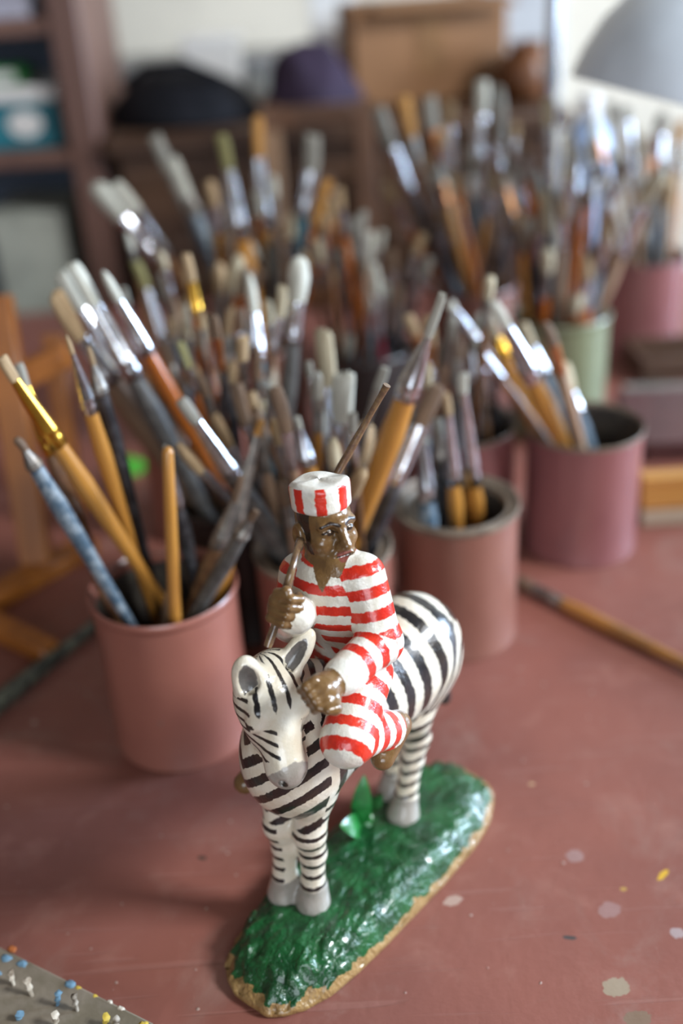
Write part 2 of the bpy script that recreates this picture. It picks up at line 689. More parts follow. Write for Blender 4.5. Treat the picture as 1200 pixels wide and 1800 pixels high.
# ---------------- mound
def mound():
    na, nr = 150, 34
    cu, cv, L, Wd = .0540, -.0125, .1205, .0425
    vs, fs = [], []
    rr = np.concatenate([np.linspace(0, .80, 18)[1:], np.linspace(.83, 1.0, nr - 17)])
    rings = [(r, 1.0) for r in rr]
    def prof(r):
        return MT * (1 - max(0, (r - .62) / .38) ** 2.6 * .78)
    allr = [(r, None) for r in rr] + [(1.012, .0045), (1.012, .0016), (1.0, 0.0)]
    vs.append((cu, cv, MT))
    for r, zz in allr:
        for i in range(na):
            a = 2 * math.pi * i / na
            ca, sa = math.cos(a), math.sin(a)
            e = 2 / 3.0
            x = math.copysign(abs(ca) ** e, ca) * L
            y = math.copysign(abs(sa) ** e, sa) * Wd
            wob = 1 + .03 * noise.noise(Vector((ca * 1.7, sa * 1.7, 3.3))) + .012 * noise.noise(Vector((ca * 6, sa * 6, 8)))
            x, y = cu + x * r * wob, cv + y * r * wob
            if zz is None:
                z = prof(r)
                p = Vector((x, y, 0))
                amp = .0017 + .0030 * max(0, (r - .45) / .55)
                z += amp * (noise.noise(p * 130) + .7 * noise.noise(p * 260 + Vector((5, 1, 2))))
                k = 1 + (.018 * noise.noise(Vector((x * 190, y * 190, z * 190))) if r > .8 else 0)
                x, y = cu + (x - cu) * k, cv + (y - cv) * k
            else:
                z = zz
            vs.append((x, y, z))
    nrg = len(allr)
    for i in range(na):
        fs.append((0, 1 + i, 1 + (i + 1) % na))
    for j in range(nrg - 1):
        for i in range(na):
            i2 = (i + 1) % na
            fs.append((1 + j * na + i, 1 + j * na + i2, 1 + (j + 1) * na + i2, 1 + (j + 1) * na + i))
    fs.append(tuple(1 + (nrg - 1) * na + i for i in range(na))[::-1])
    m, nt, b = new_mat('green_enamel_over_brown')
    v = coords(nt)
    n1 = noise_n(nt, v, 60, 4)
    c = mixc(nt, step(nt, n1, .36, .64), (0.003, 0.050, 0.014), (0.008, 0.095, 0.024))
    br = mixc(nt, step(nt, noise_n(nt, v, 110, 3), .35, .7), (0.27, 0.16, 0.055), (0.36, 0.23, 0.09))
    sep = nt.nodes.new('ShaderNodeSeparateXYZ')
    nt.links.new(coords(nt), sep.inputs[0])
    # the green coat stops raggedly; it reaches further down along the shaded side
    lim = math_n(nt, 'ADD', math_n(nt, 'MULTIPLY', math_n(nt, 'SUBTRACT', noise_n(nt, v, 85, 3), .5), .016), .0092)
    f = step(nt, math_n(nt, 'SUBTRACT', sep.outputs[2], lim), -.0003, .0003)
    c = mixc(nt, f, br, c)
    nt.links.new(c, b.inputs['Base Color'])
    b.inputs['Roughness'].default_value = .3
    b.inputs['Coat Weight'].default_value = .55
    b.inputs['Coat Roughness'].default_value = .06
    h = math_n(nt, 'ADD', noise_n(nt, v, 150, 3, .5, .6), math_n(nt, 'MULTIPLY', noise_n(nt, v, 420, 2), .35))
    bump(nt, b, h, .8, .0032)
    return MB().add(vs, fs).build('mound', m, fig, angle=80)


mnd = mound()
mnd['label'] = 'green grassy mound with a brown lower edge'

# ---------------- zebra
zb = Sculpt()
fn, ff, rn, rf = (loc_(p) for p in (_fn, _ff, _rn, _rf))
H0 = MT
BZ = .143                                          # barrel axis height
zb.cone('barrel', (.016, 0, BZ), (.114, 0, BZ + .001), .0365, .0375, k=.012, sq=((0, 1, 0), .86))
zb.ell('rump', (.124, 0, BZ + .004), (.033, .0305, .0355), k=.014)
zb.ell('chest', (.003, 0, .136), (.027, .0285, .036), k=.014)
poll = fp(474, 1184, -.006)
muz = fp(520, 1378, -.034)
zb.cone('neck', (.012, 0, .158), poll + np.array((.010, .007, -.012)), .0275, .0165, k=.014, sq=((0, 1, 0), .82))
zb.cone('mane', (.034, 0, .186), poll + np.array((.010, .007, -.004)), .005, .005, k=.008)


def leg(nm, pts, rad, k=.006):
    for i in range(len(pts) - 1):
        zb.cone(nm, pts[i], pts[i + 1], rad[i], rad[i + 1], k=k)


def up(p, du, dv, z):
    return (p[0] + du, p[1] + dv, z)


# near / far front legs, near / far hind legs
for nm, p, s in (('foreleg', fn, -1), ('foreleg', ff, 1)):
    leg(nm, [up(p, 0, 0, H0 + .016), up(p, .003, -.0005 * s, H0 + .040), up(p, .001, 0, H0 + .058), up(p, .006, .003 * s, H0 + .088), (.008, .0125 * s, .142)],
        [.0078, .0076, .0094, .0112, .016])
    zb.cone('hoof', up(p, -.0015, 0, H0 + .001), up(p, .0005, 0, H0 + .012), .0112, .0090, k=.003)
for nm, p, s in (('hindleg', rn, -1), ('hindleg', rf, 1)):
    leg(nm, [up(p, .002, 0, H0 + .016), up(p, .010, -.0005 * s, H0 + .042), up(p, .015, 0, H0 + .058), up(p, .010, .0015 * s, H0 + .082), (.122, .0125 * s, .140)],
        [.0078, .0074, .0090, .0125, .0205])
    zb.cone('hoof', up(p, -.002, 0, H0 + .001), up(p, .001, 0, H0 + .012), .0115, .0088, k=.003)
zb.cone('tail', (.156, 0, .150), (.161, .001, .118), .0042, .0035, k=.004)
zb.cone('tail', (.161, .001, .118), (.158, -.001, .082), .0035, .0048, k=.003)

e1 = nrm(muz - poll)
HL = np.linalg.norm(muz - poll)
_c = camdir((poll + muz) / 2)
e3 = nrm(_c - e1 * (_c @ e1))
_a = math.radians(20)
_side = np.cross(e1, e3)
# turn the face a little towards the window side
_rt = wdir(1, 0, 0)
sg = 1 if (_side @ _rt) > 0 else -1
e2 = _side * sg                                    # towards image right
e3 = nrm(e3 * math.cos(_a) + e2 * math.sin(_a))
e2 = nrm(e2 - e3 * (e2 @ e3))
HM = np.stack([e1, e2, e3], 1)
hp = lambda s, t, n: poll + e1 * s + e2 * t + e3 * n
zb.ell('head', hp(.013, 0, -.012), (.021, .0190, .018), HM, k=.008)
zb.cone('head', hp(.016, 0, -.009), hp(HL - .012, 0, -.0075), .0165, .0098, k=.007)
zb.ell('head', hp(.026, 0, -.019), (.020, .0135, .012), HM, k=.008)
zb.ell('head', hp(HL - .009, 0, -.0085), (.0125, .0116, .0108), HM, k=.006)
zb.cone('head', hp(.018, .0125, .0015), hp(.024, .0145, -.001), .0048, .004, k=.005)
zb.cone('head', hp(.018, -.0125, .0015), hp(.024, -.0145, -.001), .0048, .004, k=.005)
for s in (-1, 1):
    zb.ell('eye', hp(.0245, .0162 * s, -.0035), (.0045, .0025, .0032), HM, k=.0015)
    zb.ell('head', hp(HL - .0025, .0062 * s, -.0035), (.0034, .0017, .0024), HM, k=.0015, neg=True)
zb.cone('head', hp(HL - .003, -.012, -.0155), hp(HL - .003, .012, -.0155), .0012, k=.002, neg=True)
# ears: the one by the rider stands up, the other is cupped outwards
ea0, ea1 = hp(.006, .0085, -.010), fp(543, 1116, float((poll + e2 * .026)[1]) + .004)
EAx = nrm(ea1 - ea0)
EAn = nrm(camdir(ea0) - EAx * (camdir(ea0) @ EAx))
EAM = np.stack([EAx, np.cross(EAn, EAx), EAn], 1)
eal = np.linalg.norm(ea1 - ea0)
zb.ell('ear', (ea0 + ea1) / 2 + EAx * .001, (eal * .60, .0074, .0052), EAM, k=.004)
zb.ell('earcup', (ea0 + ea1) / 2 + EAn * .0048, (eal * .36, .0042, .0036), EAM, k=.002, neg=True)
eb0 = hp(.008, -.0110, -.007)
eb1 = fp(430, 1163, float(poll[1]) + .006)
EBx = nrm(eb1 - eb0)
EBn = nrm(camdir(eb0) - EBx * (camdir(eb0) @ EBx))
EBM = np.stack([EBx, np.cross(EBn, EBx), EBn], 1)
ebl = np.linalg.norm(eb1 - eb0)
zb.ell('ear', (eb0 + eb1) / 2 + EBx * .001, (ebl * .62, .0086, .0060), EBM, k=.009)
zb.ell('earcup', (eb0 + eb1) / 2 + EBx * .001 + EBn * .0052, (ebl * .40, .0058, .0036), EBM, k=.002, neg=True)

V, Q = zb.mesh(.00095)
V = smooth_verts(V, Q, 2, .4)
reg, par, nms = zb.regions(V)
R_ = np.array(nms)[reg]
U_, W_, Z_ = V[:, 0], V[:, 1], V[:, 2]
tri = lambda p: np.abs(((p) % 1.0) * 2 - 1) * 2 - 1       # +1 at integers, -1 half way
sst = lambda x, a, b: (lambda t: t * t * (3 - 2 * t))(np.clip((x - a) / (b - a), 0, 1))
# trunk: upright stripes that bend into rings towards the hind legs
ph_u = (U_ + .10 * np.maximum(0, Z_ - .15) + .25 * np.maximum(0, .125 - Z_) * np.sign(.075 - U_)) / .0165
ph_d = 9.15 + (.150 - Z_) / .0122
wq = sst(U_ - .55 * (Z_ - .14), .108, .140)
ink = tri(ph_u * (1 - wq) + ph_d * wq + .12) - .03
ink = ink - 1.3 * sst(-Z_, -.112, -.100) * (np.abs(W_) < .022)         # pale belly
# legs: thin rings
rg = tri(.15 + Z_ / np.where(Z_ > .09, .0112, .0088) - np.where(U_ > .06, 0.35 * np.abs(W_ - np.where(W_ < 0, rn[1], rf[1])) / .0088, 0)) - .32
lg = np.isin(R_, ('foreleg',)) | (np.isin(R_, ('hindleg',)) & (Z_ < .118))
inner = np.where(W_ < 0, W_ > fn[1] + .0058, W_ < ff[1] - .0058)
rg = np.where(inner, -1, rg)
ink = np.where(lg, rg, ink)
# chest: chevrons
chf = (np.isin(R_, ('chest', 'neck', 'foreleg', 'barrel'))) & (U_ < .004) & (Z_ > H0 + .066)
chv = tri((Z_ - .85 * np.abs(W_ - .012)) / .0150 + .25) - .05
ink = np.where(chf, chv, ink)
# neck flank: bars across the neck
nk = (R_ == 'neck') & ~chf
ink = np.where(nk, tri((U_ * .95 - .35 * (Z_ - .16)) / .0155 + .45) - .02, ink)
ink = np.where(R_ == 'mane', tri((U_ * .95 - .35 * (Z_ - .16)) / .0155 + .45) - .02, ink)
# head
hd = V - poll
hs, ht, hn = hd @ e1, hd @ e2, hd @ e3
th = np.arctan2(ht, hn + .011)
ath = np.abs(th)
cheek = tri((hs + .0100 * ath) / .0074 + .25) - .30
cheek = np.where((ath < np.where(th < 0, .16, .55) + .34 * (hs / HL)) | (hs > HL * .76), -1, cheek)
fore = tri(th / .46 + .5) - .34 - 1.5 * sst(hs, .26 * HL, .46 * HL)
fore = np.where(ath < np.where(th < 0, .92, 1.25), fore, cheek)
hi = np.where(hs < .46 * HL - .012 * np.clip(ath - .8, 0, 1), fore, cheek)
hi = np.where((hn < -.022), -1, hi)
hh = (np.isin(R_, ('head', 'eye')) & (hs > -.012)) | (np.isin(R_, ('mane', 'neck')) & (np.sqrt((hd ** 2).sum(1)) < .026) & (hn > -.013))
ink = np.where(hh, hi, ink)
de = np.minimum(*[np.sqrt(((V - hp(.0245, .0165 * s, -.0033)) ** 2).sum(1)) for s in (-1, 1)])
ink = np.where(hh, np.maximum(ink, (.0034 - de) / .0012), ink)
for s in (-1, 1):
    dn = np.sqrt(((V - hp(HL - .001, .0062 * s, -.0028)) ** 2).sum(1))
    ink = np.where(hh, np.maximum(ink, (.0026 - dn) / .0010), ink)
ink = np.where(np.isin(R_, ('ear', 'tail', 'hoof')), -1, ink)
ink = np.where((R_ == 'tail') & (Z_ < .10), 1, ink)
gray = np.full(len(V), -1.0)
gray = np.where(R_ == 'hoof', 1, gray)
gray = np.where(lg & (Z_ < H0 + .015), 1, gray)
gray = np.where(hh, (hs - (HL - .0125) - .004 * ath) / .004, gray)
gd = -np.ones(len(V))
for c_, M_, l_, w_ in (((ea0 + ea1) / 2 + EAn * .002, EAM, eal * .42, .0042), ((eb0 + eb1) / 2 + EBx * .001 + EBn * .002, EBM, ebl * .46, .0050)):
    q_ = (V - c_) @ M_
    e_ = 1 - np.sqrt((q_[:, 0] / l_) ** 2 + (q_[:, 1] / w_) ** 2)
    gd = np.maximum(gd, np.where((R_ == 'ear') & (q_[:, 2] > -.0035), e_ * 2.5, -1))
Mz = painted('zebra_enamel', ((0.74, 0.69, 0.57), (0.68, 0.61, 0.47)),
             (('gray', (0.36, 0.33, 0.29), (0.30, 0.27, 0.23)), ('earc', (0.16, 0.15, 0.14), (0.12, 0.11, 0.10)),
              ('ink', (0.012, 0.012, 0.014), (0.03, 0.022, 0.016))))
zo = np_mesh('zebra', V, Q, {'ink': ink, 'gray': gray, 'earc': gd}, Mz, fig)
zo['label'] = 'black and white striped zebra with lowered head'

# ---------------- rider
rd = Sculpt()
hipc = np.array((.066, -.001, .186))
chc = fp(590, 1060, -.002)
chc = np.array((.062, -.002, .224))
sd = wdir(1, 0, 0)                                  # the shoulders are turned towards the camera
fw = wdir(0, -1, 0)
shL = fp(639, 1010, -.026)
shR = fp(528, 1008, .012)
nk0 = (shL + shR) / 2 + np.array((0, 0, .006))
TQ = nrm(np.cross(shL - shR, (0, 0, 1)))
rd.ell('shirt', hipc, (.023, .027, .019), k=.01)
belly = hipc * .5 + (nk0 - np.array((0, 0, .026))) * .5
rd.cone('shirt', hipc + np.array((-.002, 0, .004)), nk0 - np.array((0, 0, .020)) + TQ * 0, .0235, .0265, k=.010, sq=(TQ, .74))
rd.cone('shirt', shL * .80 + shR * .20, shR * .80 + shL * .20, .0105, k=.010)
rd.ell('shirt', nk0 - np.array((0, 0, .006)), (.016, .016, .011), k=.010)
# arm on the window side: down past the thigh, hand on the zebra's neck
elL = fp(668, 1128, -.040)
wrL = fp(604, 1187, -.043)
rd.cone('armL', shL, elL, .0122, .0122, k=.006)
rd.cone('foreL', elL, wrL, .0122, .0108, k=.005)
hdL = fp(566, 1213, -.043)
# other arm: bent, the fist in front of the chest holds the staff
elR = fp(512, 1092, .012)
wrR = fp(516, 1086, -.008)
hdR = fp(498, 1067, -.006)
rd.cone('armR', shR, elR, .0125, .0115, k=.006)
rd.cone('cuffR', elR, fp(520, 1080, -.010), .0112, .0108, k=.005)
# legs
knL = fp(610, 1302, -.046)
anL = fp(678, 1281, -.046)
rd.cone('thighL', fp(640, 1180, -.030), knL, .0168, .0143, k=.007)
rd.cone('shinL', knL, anL, .0138, .0110, k=.005)
rd.cone('foot', fp(697, 1274, -.046), fp(672, 1332, -.048), .0088, .0072, k=.004, sq=(camdir(anL), .9))
knR = fp(476, 1275, .036)
anR = fp(468, 1340, .040)
rd.cone('thighR', (hipc[0] - .006, .020, hipc[2] - .006), knR, .0150, .0125, k=.007)
rd.cone('shinR', knR, anR, .0115, .0095, k=.005)
rd.cone('foot', anR, fp(430, 1376, .042), .0085, .0070, k=.004)


def frame(x, ref):
    x = nrm(x)
    z = nrm(ref - x * (ref @ x))
    return np.stack([x, np.cross(z, x), z], 1)


# staff: slightly bent rod through the fist, passing behind the head
stf = [fp(470, 1137, -.004), fp(484, 1098, -.004), hdR + np.array((.001, .002, 0)), fp(512, 1004, -.007), fp(526, 954, .002), fp(541, 914, .019), fp(592, 832, .024), fp(640, 747, .012), fp(680, 677, 0)]
sdir = nrm(stf[3] - stf[1])
# fist around the staff: palm, four fingers, thumb
pal = nrm(camdir(hdR) - sdir * (camdir(hdR) @ sdir))
lat = np.cross(sdir, pal)
if lat @ wdir(1, 0, 0) < 0:
    lat = -lat
HS = .88
sdir, lat, pal = sdir * HS, lat * HS, pal * HS
rd.cone('hand', wrR + np.array((.002, 0, 0)), hdR - sdir * .004 + lat * .002, .0066, .0072, k=.005)
rd.ell('hand', hdR - lat * .0015, (.0092, .0075, .0077), np.stack([sdir, lat, pal], 1) / HS, k=.004)
for i, o_ in enumerate((.0095, .0038, -.0018, -.0072)):
    b0 = hdR + sdir * o_
    L_ = (.95, 1.05, 1.0, .85)[i]
    k0 = b0 - lat * .0060 + pal * .0052
    k1 = b0 + lat * .0030 * L_ + pal * .0098
    k2 = b0 + lat * .0088 * L_ + pal * .0052
    k3 = b0 + lat * .0070 * L_ - pal * .0012
    rd.cone('hand', k0, k1, .0026, .0026, k=.0012)
    rd.cone('hand', k1, k2, .0025, .0024, k=.0010)
    rd.cone('hand', k2, k3, .0024, .0021, k=.0010)
rd.cone('hand', hdR - lat * .0060 + pal * .003 + sdir * .004, hdR + sdir * .0130 + pal * .0078 - lat * .001, .0036, .0030, k=.002)
# resting hand: loosely closed on the reins
fx = nrm(hdL - wrL)
HN = frame(fx, camdir(hdL))
hx, hy, hz = HN[:, 0], HN[:, 1], HN[:, 2]
if hy[2] > 0:
    hy = -hy
rd.cone('hand', wrL + fx * .004, hdL - fx * .001, .0072, .0078, k=.004)
rd.ell('hand', hdL, (.0082, .0086, .0064), np.stack([hx, hy, hz], 1), k=.004)
hx, hy, hz = hx * .86, hy * .86, hz * .86
for i, o_ in enumerate((-.0072, -.0024, .0026, .0074)):
    b0 = hdL + hy * o_
    k0 = b0 + hx * .004 + hz * .0045
    k1 = b0 + hx * .0105 + hz * .0020
    k2 = b0 + hx * .0100 - hz * .0050
    rd.cone('hand', k0, k1, .0027, .0025, k=.0012)
    rd.cone('hand', k1, k2, .0025, .0022, k=.0010)
rd.cone('hand', hdL - hx * .003 + hy * .008 + hz * .002, hdL + hx * .003 + hy * .0135 + hz * .0045, .0036, .0032, k=.002)
rd.cone('hand', hdL + hx * .003 + hy * .0135 + hz * .0045, hdL + hx * .0085 + hy * .0120 + hz * .0050, .0032, .0026, k=.002)

# head: turned towards the window, a little down
Hc = fp(571, 926, .000)
yw = math.radians(33)
Yh = nrm(wdir(math.sin(yw), -math.cos(yw), .20))
Zh = nrm(wdir(.03, .1, 1) - Yh * (wdir(.03, .1, 1) @ Yh))
Xh = np.cross(Yh, Zh)
HF = np.stack([Xh, Yh, Zh], 1)
hq = lambda x, y, z: Hc + Xh * x + Yh * y + Zh * z
rd.cone('neck', hq(0, -.007, -.012), nk0 - np.array((0, 0, .006)), .0092, .0115, k=.005)
rd.ell('head', hq(0, -.001, .006), (.0150, .0178, .0180), HF, k=.006)
rd.ell('head', hq(0, .0035, -.009), (.0122, .0128, .0140), HF, k=.006)
rd.cone('head', hq(-.0035, .0135, -.0185), hq(.0035, .0135, -.0185), .0050, k=.005)
rd.cone('head', hq(-.0095, .0130, .0050), hq(-.002, .0160, .0058), .0026, .0026, k=.003)
rd.cone('head', hq(.0095, .0130, .0050), hq(.002, .0160, .0058), .0026, .0026, k=.003)
for s in (-1, 1):
    rd.ell('head', hq(.0065 * s, .0172, .0010), (.0044, .0040, .0030), HF, k=.003, neg=True)
    rd.ell('head', hq(.0066 * s, .0128, .0010), (.0036, .0030, .0024), HF, k=.001)
    rd.ell('head', hq(.0092 * s, .0092, -.0050), (.0048, .0052, .0046), HF, k=.004)
    rd.ell('ear', hq(.0162 * s, -.0025, -.0010), (.0026, .0046, .0068), HF, k=.002)
    rd.ell('ear', hq(.0186 * s, -.0018, -.0005), (.0014, .0026, .0044), HF, k=.001, neg=True)
rd.cone('head', hq(0, .0165, .0045), hq(0, .0212, -.0062), .0022, .0030, k=.003)
rd.cone('head', hq(-.0028, .0182, -.0070), hq(.0028, .0182, -.0070), .0024, k=.0022)
rd.cone('head', hq(-.0042, .0150, -.0112), hq(.0042, .0150, -.0112), .0021, k=.0014)
rd.cone('head', hq(-.0036, .0148, -.0146), hq(.0036, .0148, -.0146), .0022, k=.0014)
rd.cone('head', hq(-.0050, .0174, -.0129), hq(.0050, .0174, -.0129), .0007, k=.0008, neg=True)

V, Q = rd.mesh(.00062)
V = smooth_verts(V, Q, 2, .4)
reg, par, nms = rd.regions(V)
R_ = np.array(nms)[reg]
LEN = {'armL': (shL, elL), 'foreL': (elL, wrL), 'armR': (shR, elR), 'thighL': (fp(640, 1180, -.030), knL), 'shinL': (knL, anL), 'thighR': (hipc, knR), 'shinR': (knR, anR)}
SP = .0126
red = tri((V[:, 2] - .04 * (V @ sd)) / SP + .30) - .04
off = {'armL': .35, 'foreL': .1, 'armR': .3, 'thighL': .08, 'shinL': .35, 'thighR': .2, 'shinR': .3}
for k_, (a_, b_) in LEN.items():
    ab = np.array(b_) - np.array(a_)
    l_ = np.linalg.norm(ab)
    t_ = (V - np.array(a_)) @ (ab / l_)
    sp_ = SP * (1.02 if 'L' in k_ else 1)
    red = np.where(R_ == k_, tri(t_ / sp_ + off[k_]) - .03, red)
red = np.where(R_ == 'cuffR', -1, red)
t_ = (V - elL) @ nrm(wrL - elL)
red = np.where((R_ == 'foreL') & (t_ > np.linalg.norm(wrL - elL) - .001), -1, red)
skin = np.where(np.isin(R_, ('hand', 'head', 'neck', 'ear', 'foot')), 1.0, -1.0)
# skin shows in the pointed neckline
fr = (V - nk0) @ TQ
if (TQ @ fw) < 0:
    fr = -fr
lt = (V - nk0) @ nrm(shL - shR) - .002
dz = nk0[2] - V[:, 2]
vneck = (.0032 - np.abs(lt) * .9 - dz * .48) / .003
shirt_ = np.isin(R_, ('shirt', 'neck'))
skin = np.where(shirt_ & (fr > 0) & (dz > -.012), np.clip(vneck, -1, 1), skin)
skin = np.where((R_ == 'neck') & (fr <= 0), 1, skin)
red = np.where((np.abs(lt) > .0135) & shirt_ & (fr > .002) & (V[:, 2] < shL[2] - .006), -1, red)
# painted features of the face
hd = V - Hc
fx_, fy_, fz_ = hd @ Xh, hd @ Yh, hd @ Zh


def seg(ax_, az_, bx_, bz_, w):
    a, b = np.array((ax_, az_)), np.array((bx_, bz_))
    p = np.stack([fx_, fz_], 1) - a
    t = np.clip(p @ (b - a) / ((b - a) @ (b - a)), 0, 1)
    d = np.sqrt(((p - t[:, None] * (b - a)) ** 2).sum(1))
    return (w - d) / .0007


dk = -np.ones(len(V))
face = (R_ == 'head') & (fy_ > .004)
for s in (-1, 1):
    for sg_ in ((.0022 * s, .0052, .0062 * s, .0072, .0009), (.0062 * s, .0072, .0112 * s, .0052, .0008),
                (.0030 * s, .0012, .0062 * s, .0030, .0005), (.0062 * s, .0030, .0100 * s, .0012, .0005), (.0050 * s, .0008, .0074 * s, .0008, .0009)):
        dk = np.maximum(dk, np.where(face, seg(*sg_), -1))
hair = np.minimum((.0065 - fy_) / .002, (np.abs(fx_) - .0085) / .002)
hair = np.minimum(hair, (fz_ + .010 + .5 * (fy_ - 0)) / .002)
hair = np.maximum(hair, (-.004 - fy_) / .002)
hair = np.where(fz_ < -.012, -1, hair)
dk = np.maximum(dk, np.where(R_ == 'head', hair, -1))
dk = np.maximum(dk, np.where(face, seg(-.0046, -.0129, .0046, -.0129, .0004), -1))
lip = np.where(face, np.maximum(seg(-.0034, -.0114, .0034, -.0114, .0012), seg(-.0028, -.0144, .0028, -.0144, .0012)), -1)
Mr = painted('rider_enamel', ((0.76, 0.74, 0.66), (0.70, 0.65, 0.54)),
             (('red', (0.56, 0.022, 0.012), (0.66, 0.035, 0.014)), ('skin', (0.190, 0.105, 0.038), (0.135, 0.070, 0.024)),
              ('lip', (0.20, 0.055, 0.04), (0.17, 0.05, 0.035)), ('dark', (0.022, 0.012, 0.008), (0.03, 0.017, 0.01))), nz=330, namp=.75, bscale=210)
ro = np_mesh('rider', V, Q, {'red': red, 'skin': skin, 'lip': lip, 'dark': np.clip(dk, -1, 1)}, Mr, fig)
ro['label'] = 'brown-skinned rider in red and white striped suit'

# cap: rounded drum, a little lumpy, with painted upright bars
cp = Sculpt()
cc = hq(0, -.001, .0118)
CR, CHt = .0164, .0158


def dcap(P):
    q = (P - cc) @ HF
    zz = q[..., 2] / CHt
    rr = np.sqrt((q[..., 0] * .99) ** 2 + (q[..., 1] * .95) ** 2)
    ang = np.arctan2(q[..., 1], q[..., 0])
    R0 = CR * (1 + .035 * zz + .012 * np.sin(ang * 7) * np.clip(zz, 0, 1)) - .0036
    dx, dy = rr - R0, np.abs(q[..., 2] - CHt * .45 - .0008 * np.sin(ang * 3 + 1)) - (CHt * .55 - .0036)
    return np.sqrt(np.maximum(dx, 0) ** 2 + np.maximum(dy, 0) ** 2) + np.minimum(np.maximum(dx, dy), 0) - .0036, q[..., 2] * 0


cp.pr.append(('cap', .002, False, cc - .026, cc + .026, dcap))
V, Q = cp.mesh(.0006)
V = smooth_verts(V, Q, 2, .4)
q = (V - cc) @ HF
ang = np.arctan2(q[:, 1], q[:, 0])
cr_ = tri(ang / (2 * math.pi) * 8 + .70) - .10
side = np.minimum((np.sqrt(q[:, 0] ** 2 + q[:, 1] ** 2) - CR * .92) / .0006, (CHt * .90 - q[:, 2]) / .0007)
side = np.minimum(side, (q[:, 2] + .0012) / .0006)
cr_ = np.minimum(cr_, side)
cap = np_mesh('cap', V, Q, {'red': np.clip(cr_, -1, 1)}, painted('cap_enamel', ((0.76, 0.74, 0.68), (0.70, 0.66, 0.56)), (('red', (0.56, 0.022, 0.012), (0.66, 0.035, 0.014)),), nz=330, namp=.7, bscale=190), ro)
cap['label'] = 'white brimless cap with red bars'


def spline(pts, n=8):
    pts = [Vector(p) for p in pts]
    out = []
    for i in range(len(pts) - 1):
        p0, p1, p2, p3 = pts[max(i - 1, 0)], pts[i], pts[i + 1], pts[min(i + 2, len(pts) - 1)]
        for k in range(n):
            t = k / n
            out.append(.5 * (2 * p1 + (p2 - p0) * t + (2 * p0 - 5 * p1 + 4 * p2 - p3) * t * t + (3 * p1 - p0 - 3 * p2 + p3) * t ** 3))
    return out + [pts[-1]]


sp_ = spline(stf)
st = MB().tube(sp_, [.0022 + .0003 * math.sin(i * .4) for i in range(len(sp_))], 12).build('staff', plain('staff_brown', (0.13, 0.075, 0.045), .25, scale=300, coat=.6, col2=(0.20, 0.125, 0.06), bmp=.4), fig)
st['label'] = 'thin brown staff held in the fist'

# sprout on the mound
M_leaf = plain('leaf_enamel', (0.008, 0.12, 0.02), .3, scale=160, coat=.3, col2=(0.014, 0.19, 0.035), bmp=.4)
pl = empty('sprout', (0, 0, 0))
pl.parent = fig


def leaf(p0, p1, bend, w, nm='leaf'):
    p0, p1 = Vector(p0), Vector(p1)
    ax = (p1 - p0)
    cdv = Vector(camdir(np.array(p0)))
    sdv = ax.cross(cdv).normalized()
    nv = sdv.cross(ax).normalized()
    n = 10
    vs, fs = [], []
    for i in range(n + 1):
        t = i / n
        c = p0 + ax * t + nv * bend * math.sin(math.pi * t) + Vector((0, 0, 1)) * abs(bend) * t * t * .6
        ww = w * (math.sin(math.pi * min(1, t * .86 + .14)) ** .8) + .0004
        th_ = .0018 * (1 - t * .6)
        for s, k in ((-1, 0), (0, 1), (1, 0), (0, -1)):
            vs.append(c + sdv * ww * s + nv * th_ * k)
    for i in range(n):
        for k in range(4):
            k2 = (k + 1) % 4
            fs.append((i * 4 + k, i * 4 + k2, (i + 1) * 4 + k2, (i + 1) * 4 + k))
    fs += [(3, 2, 1, 0), tuple(n * 4 + k for k in range(4))]
    return MB().add(vs, fs).build(nm, M_leaf, pl, angle=70)


s0 = loc_(on_z(632, 1452, MT - .002))
for tip, bd, w in (((640, 1366), .003, .0066), ((672, 1400), -.003, .0060), ((598, 1456), .004, .0080), ((656, 1466), .002, .0056)):
    t_ = fp(tip[0], tip[1], float(s0[1]) + (0 if tip[1] < 1420 else -.004))
    t_[2] = max(t_[2], MT + .004)
    leaf(s0, t_, bd, w)

# ================================================================== paint cans
def can_paint(name, c0, c1, chip=(0.16, 0.13, 0.11), rough=.36):
    m, nt, b = new_mat(name)
    v = coords(nt)
    n1 = noise_n(nt, v, 14, 4)
    c = mixc(nt, step(nt, n1, .35, .7), c0, c1)
    sp = step(nt, noise_n(nt, v, 75, 3, .6), .70, .76)
    c = mixc(nt, math_n(nt, 'MULTIPLY', sp, .6), c, chip)
    nt.links.new(c, b.inputs['Base Color'])
    b.inputs['Roughness'].default_value = rough
    b.inputs['Coat Weight'].default_value = .35
    b.inputs['Coat Roughness'].default_value = .22
    bump(nt, b, noise_n(nt, v, 40, 4), .12, .002)
    return m


M_can = can_paint('can_maroon', (0.285, 0.108, 0.078), (0.240, 0.088, 0.066))
M_can2 = can_paint('can_brown_red', (0.250, 0.108, 0.078), (0.210, 0.088, 0.064))
M_can3 = can_paint('can_mauve', (0.240, 0.092, 0.090), (0.200, 0.075, 0.076), rough=.30)
M_canG = can_paint('can_green', (0.19, 0.21, 0.12), (0.155, 0.175, 0.10))
M_canK = can_paint('can_black', (0.022, 0.017, 0.016), (0.035, 0.025, 0.022))
M_rimD = plain('rim_worn', (0.15, 0.115, 0.085), .5, scale=90, col2=(0.24, 0.19, 0.14), bmp=.3)
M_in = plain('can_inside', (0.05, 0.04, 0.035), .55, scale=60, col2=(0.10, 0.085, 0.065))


class Can:
    pass


CANS = {}


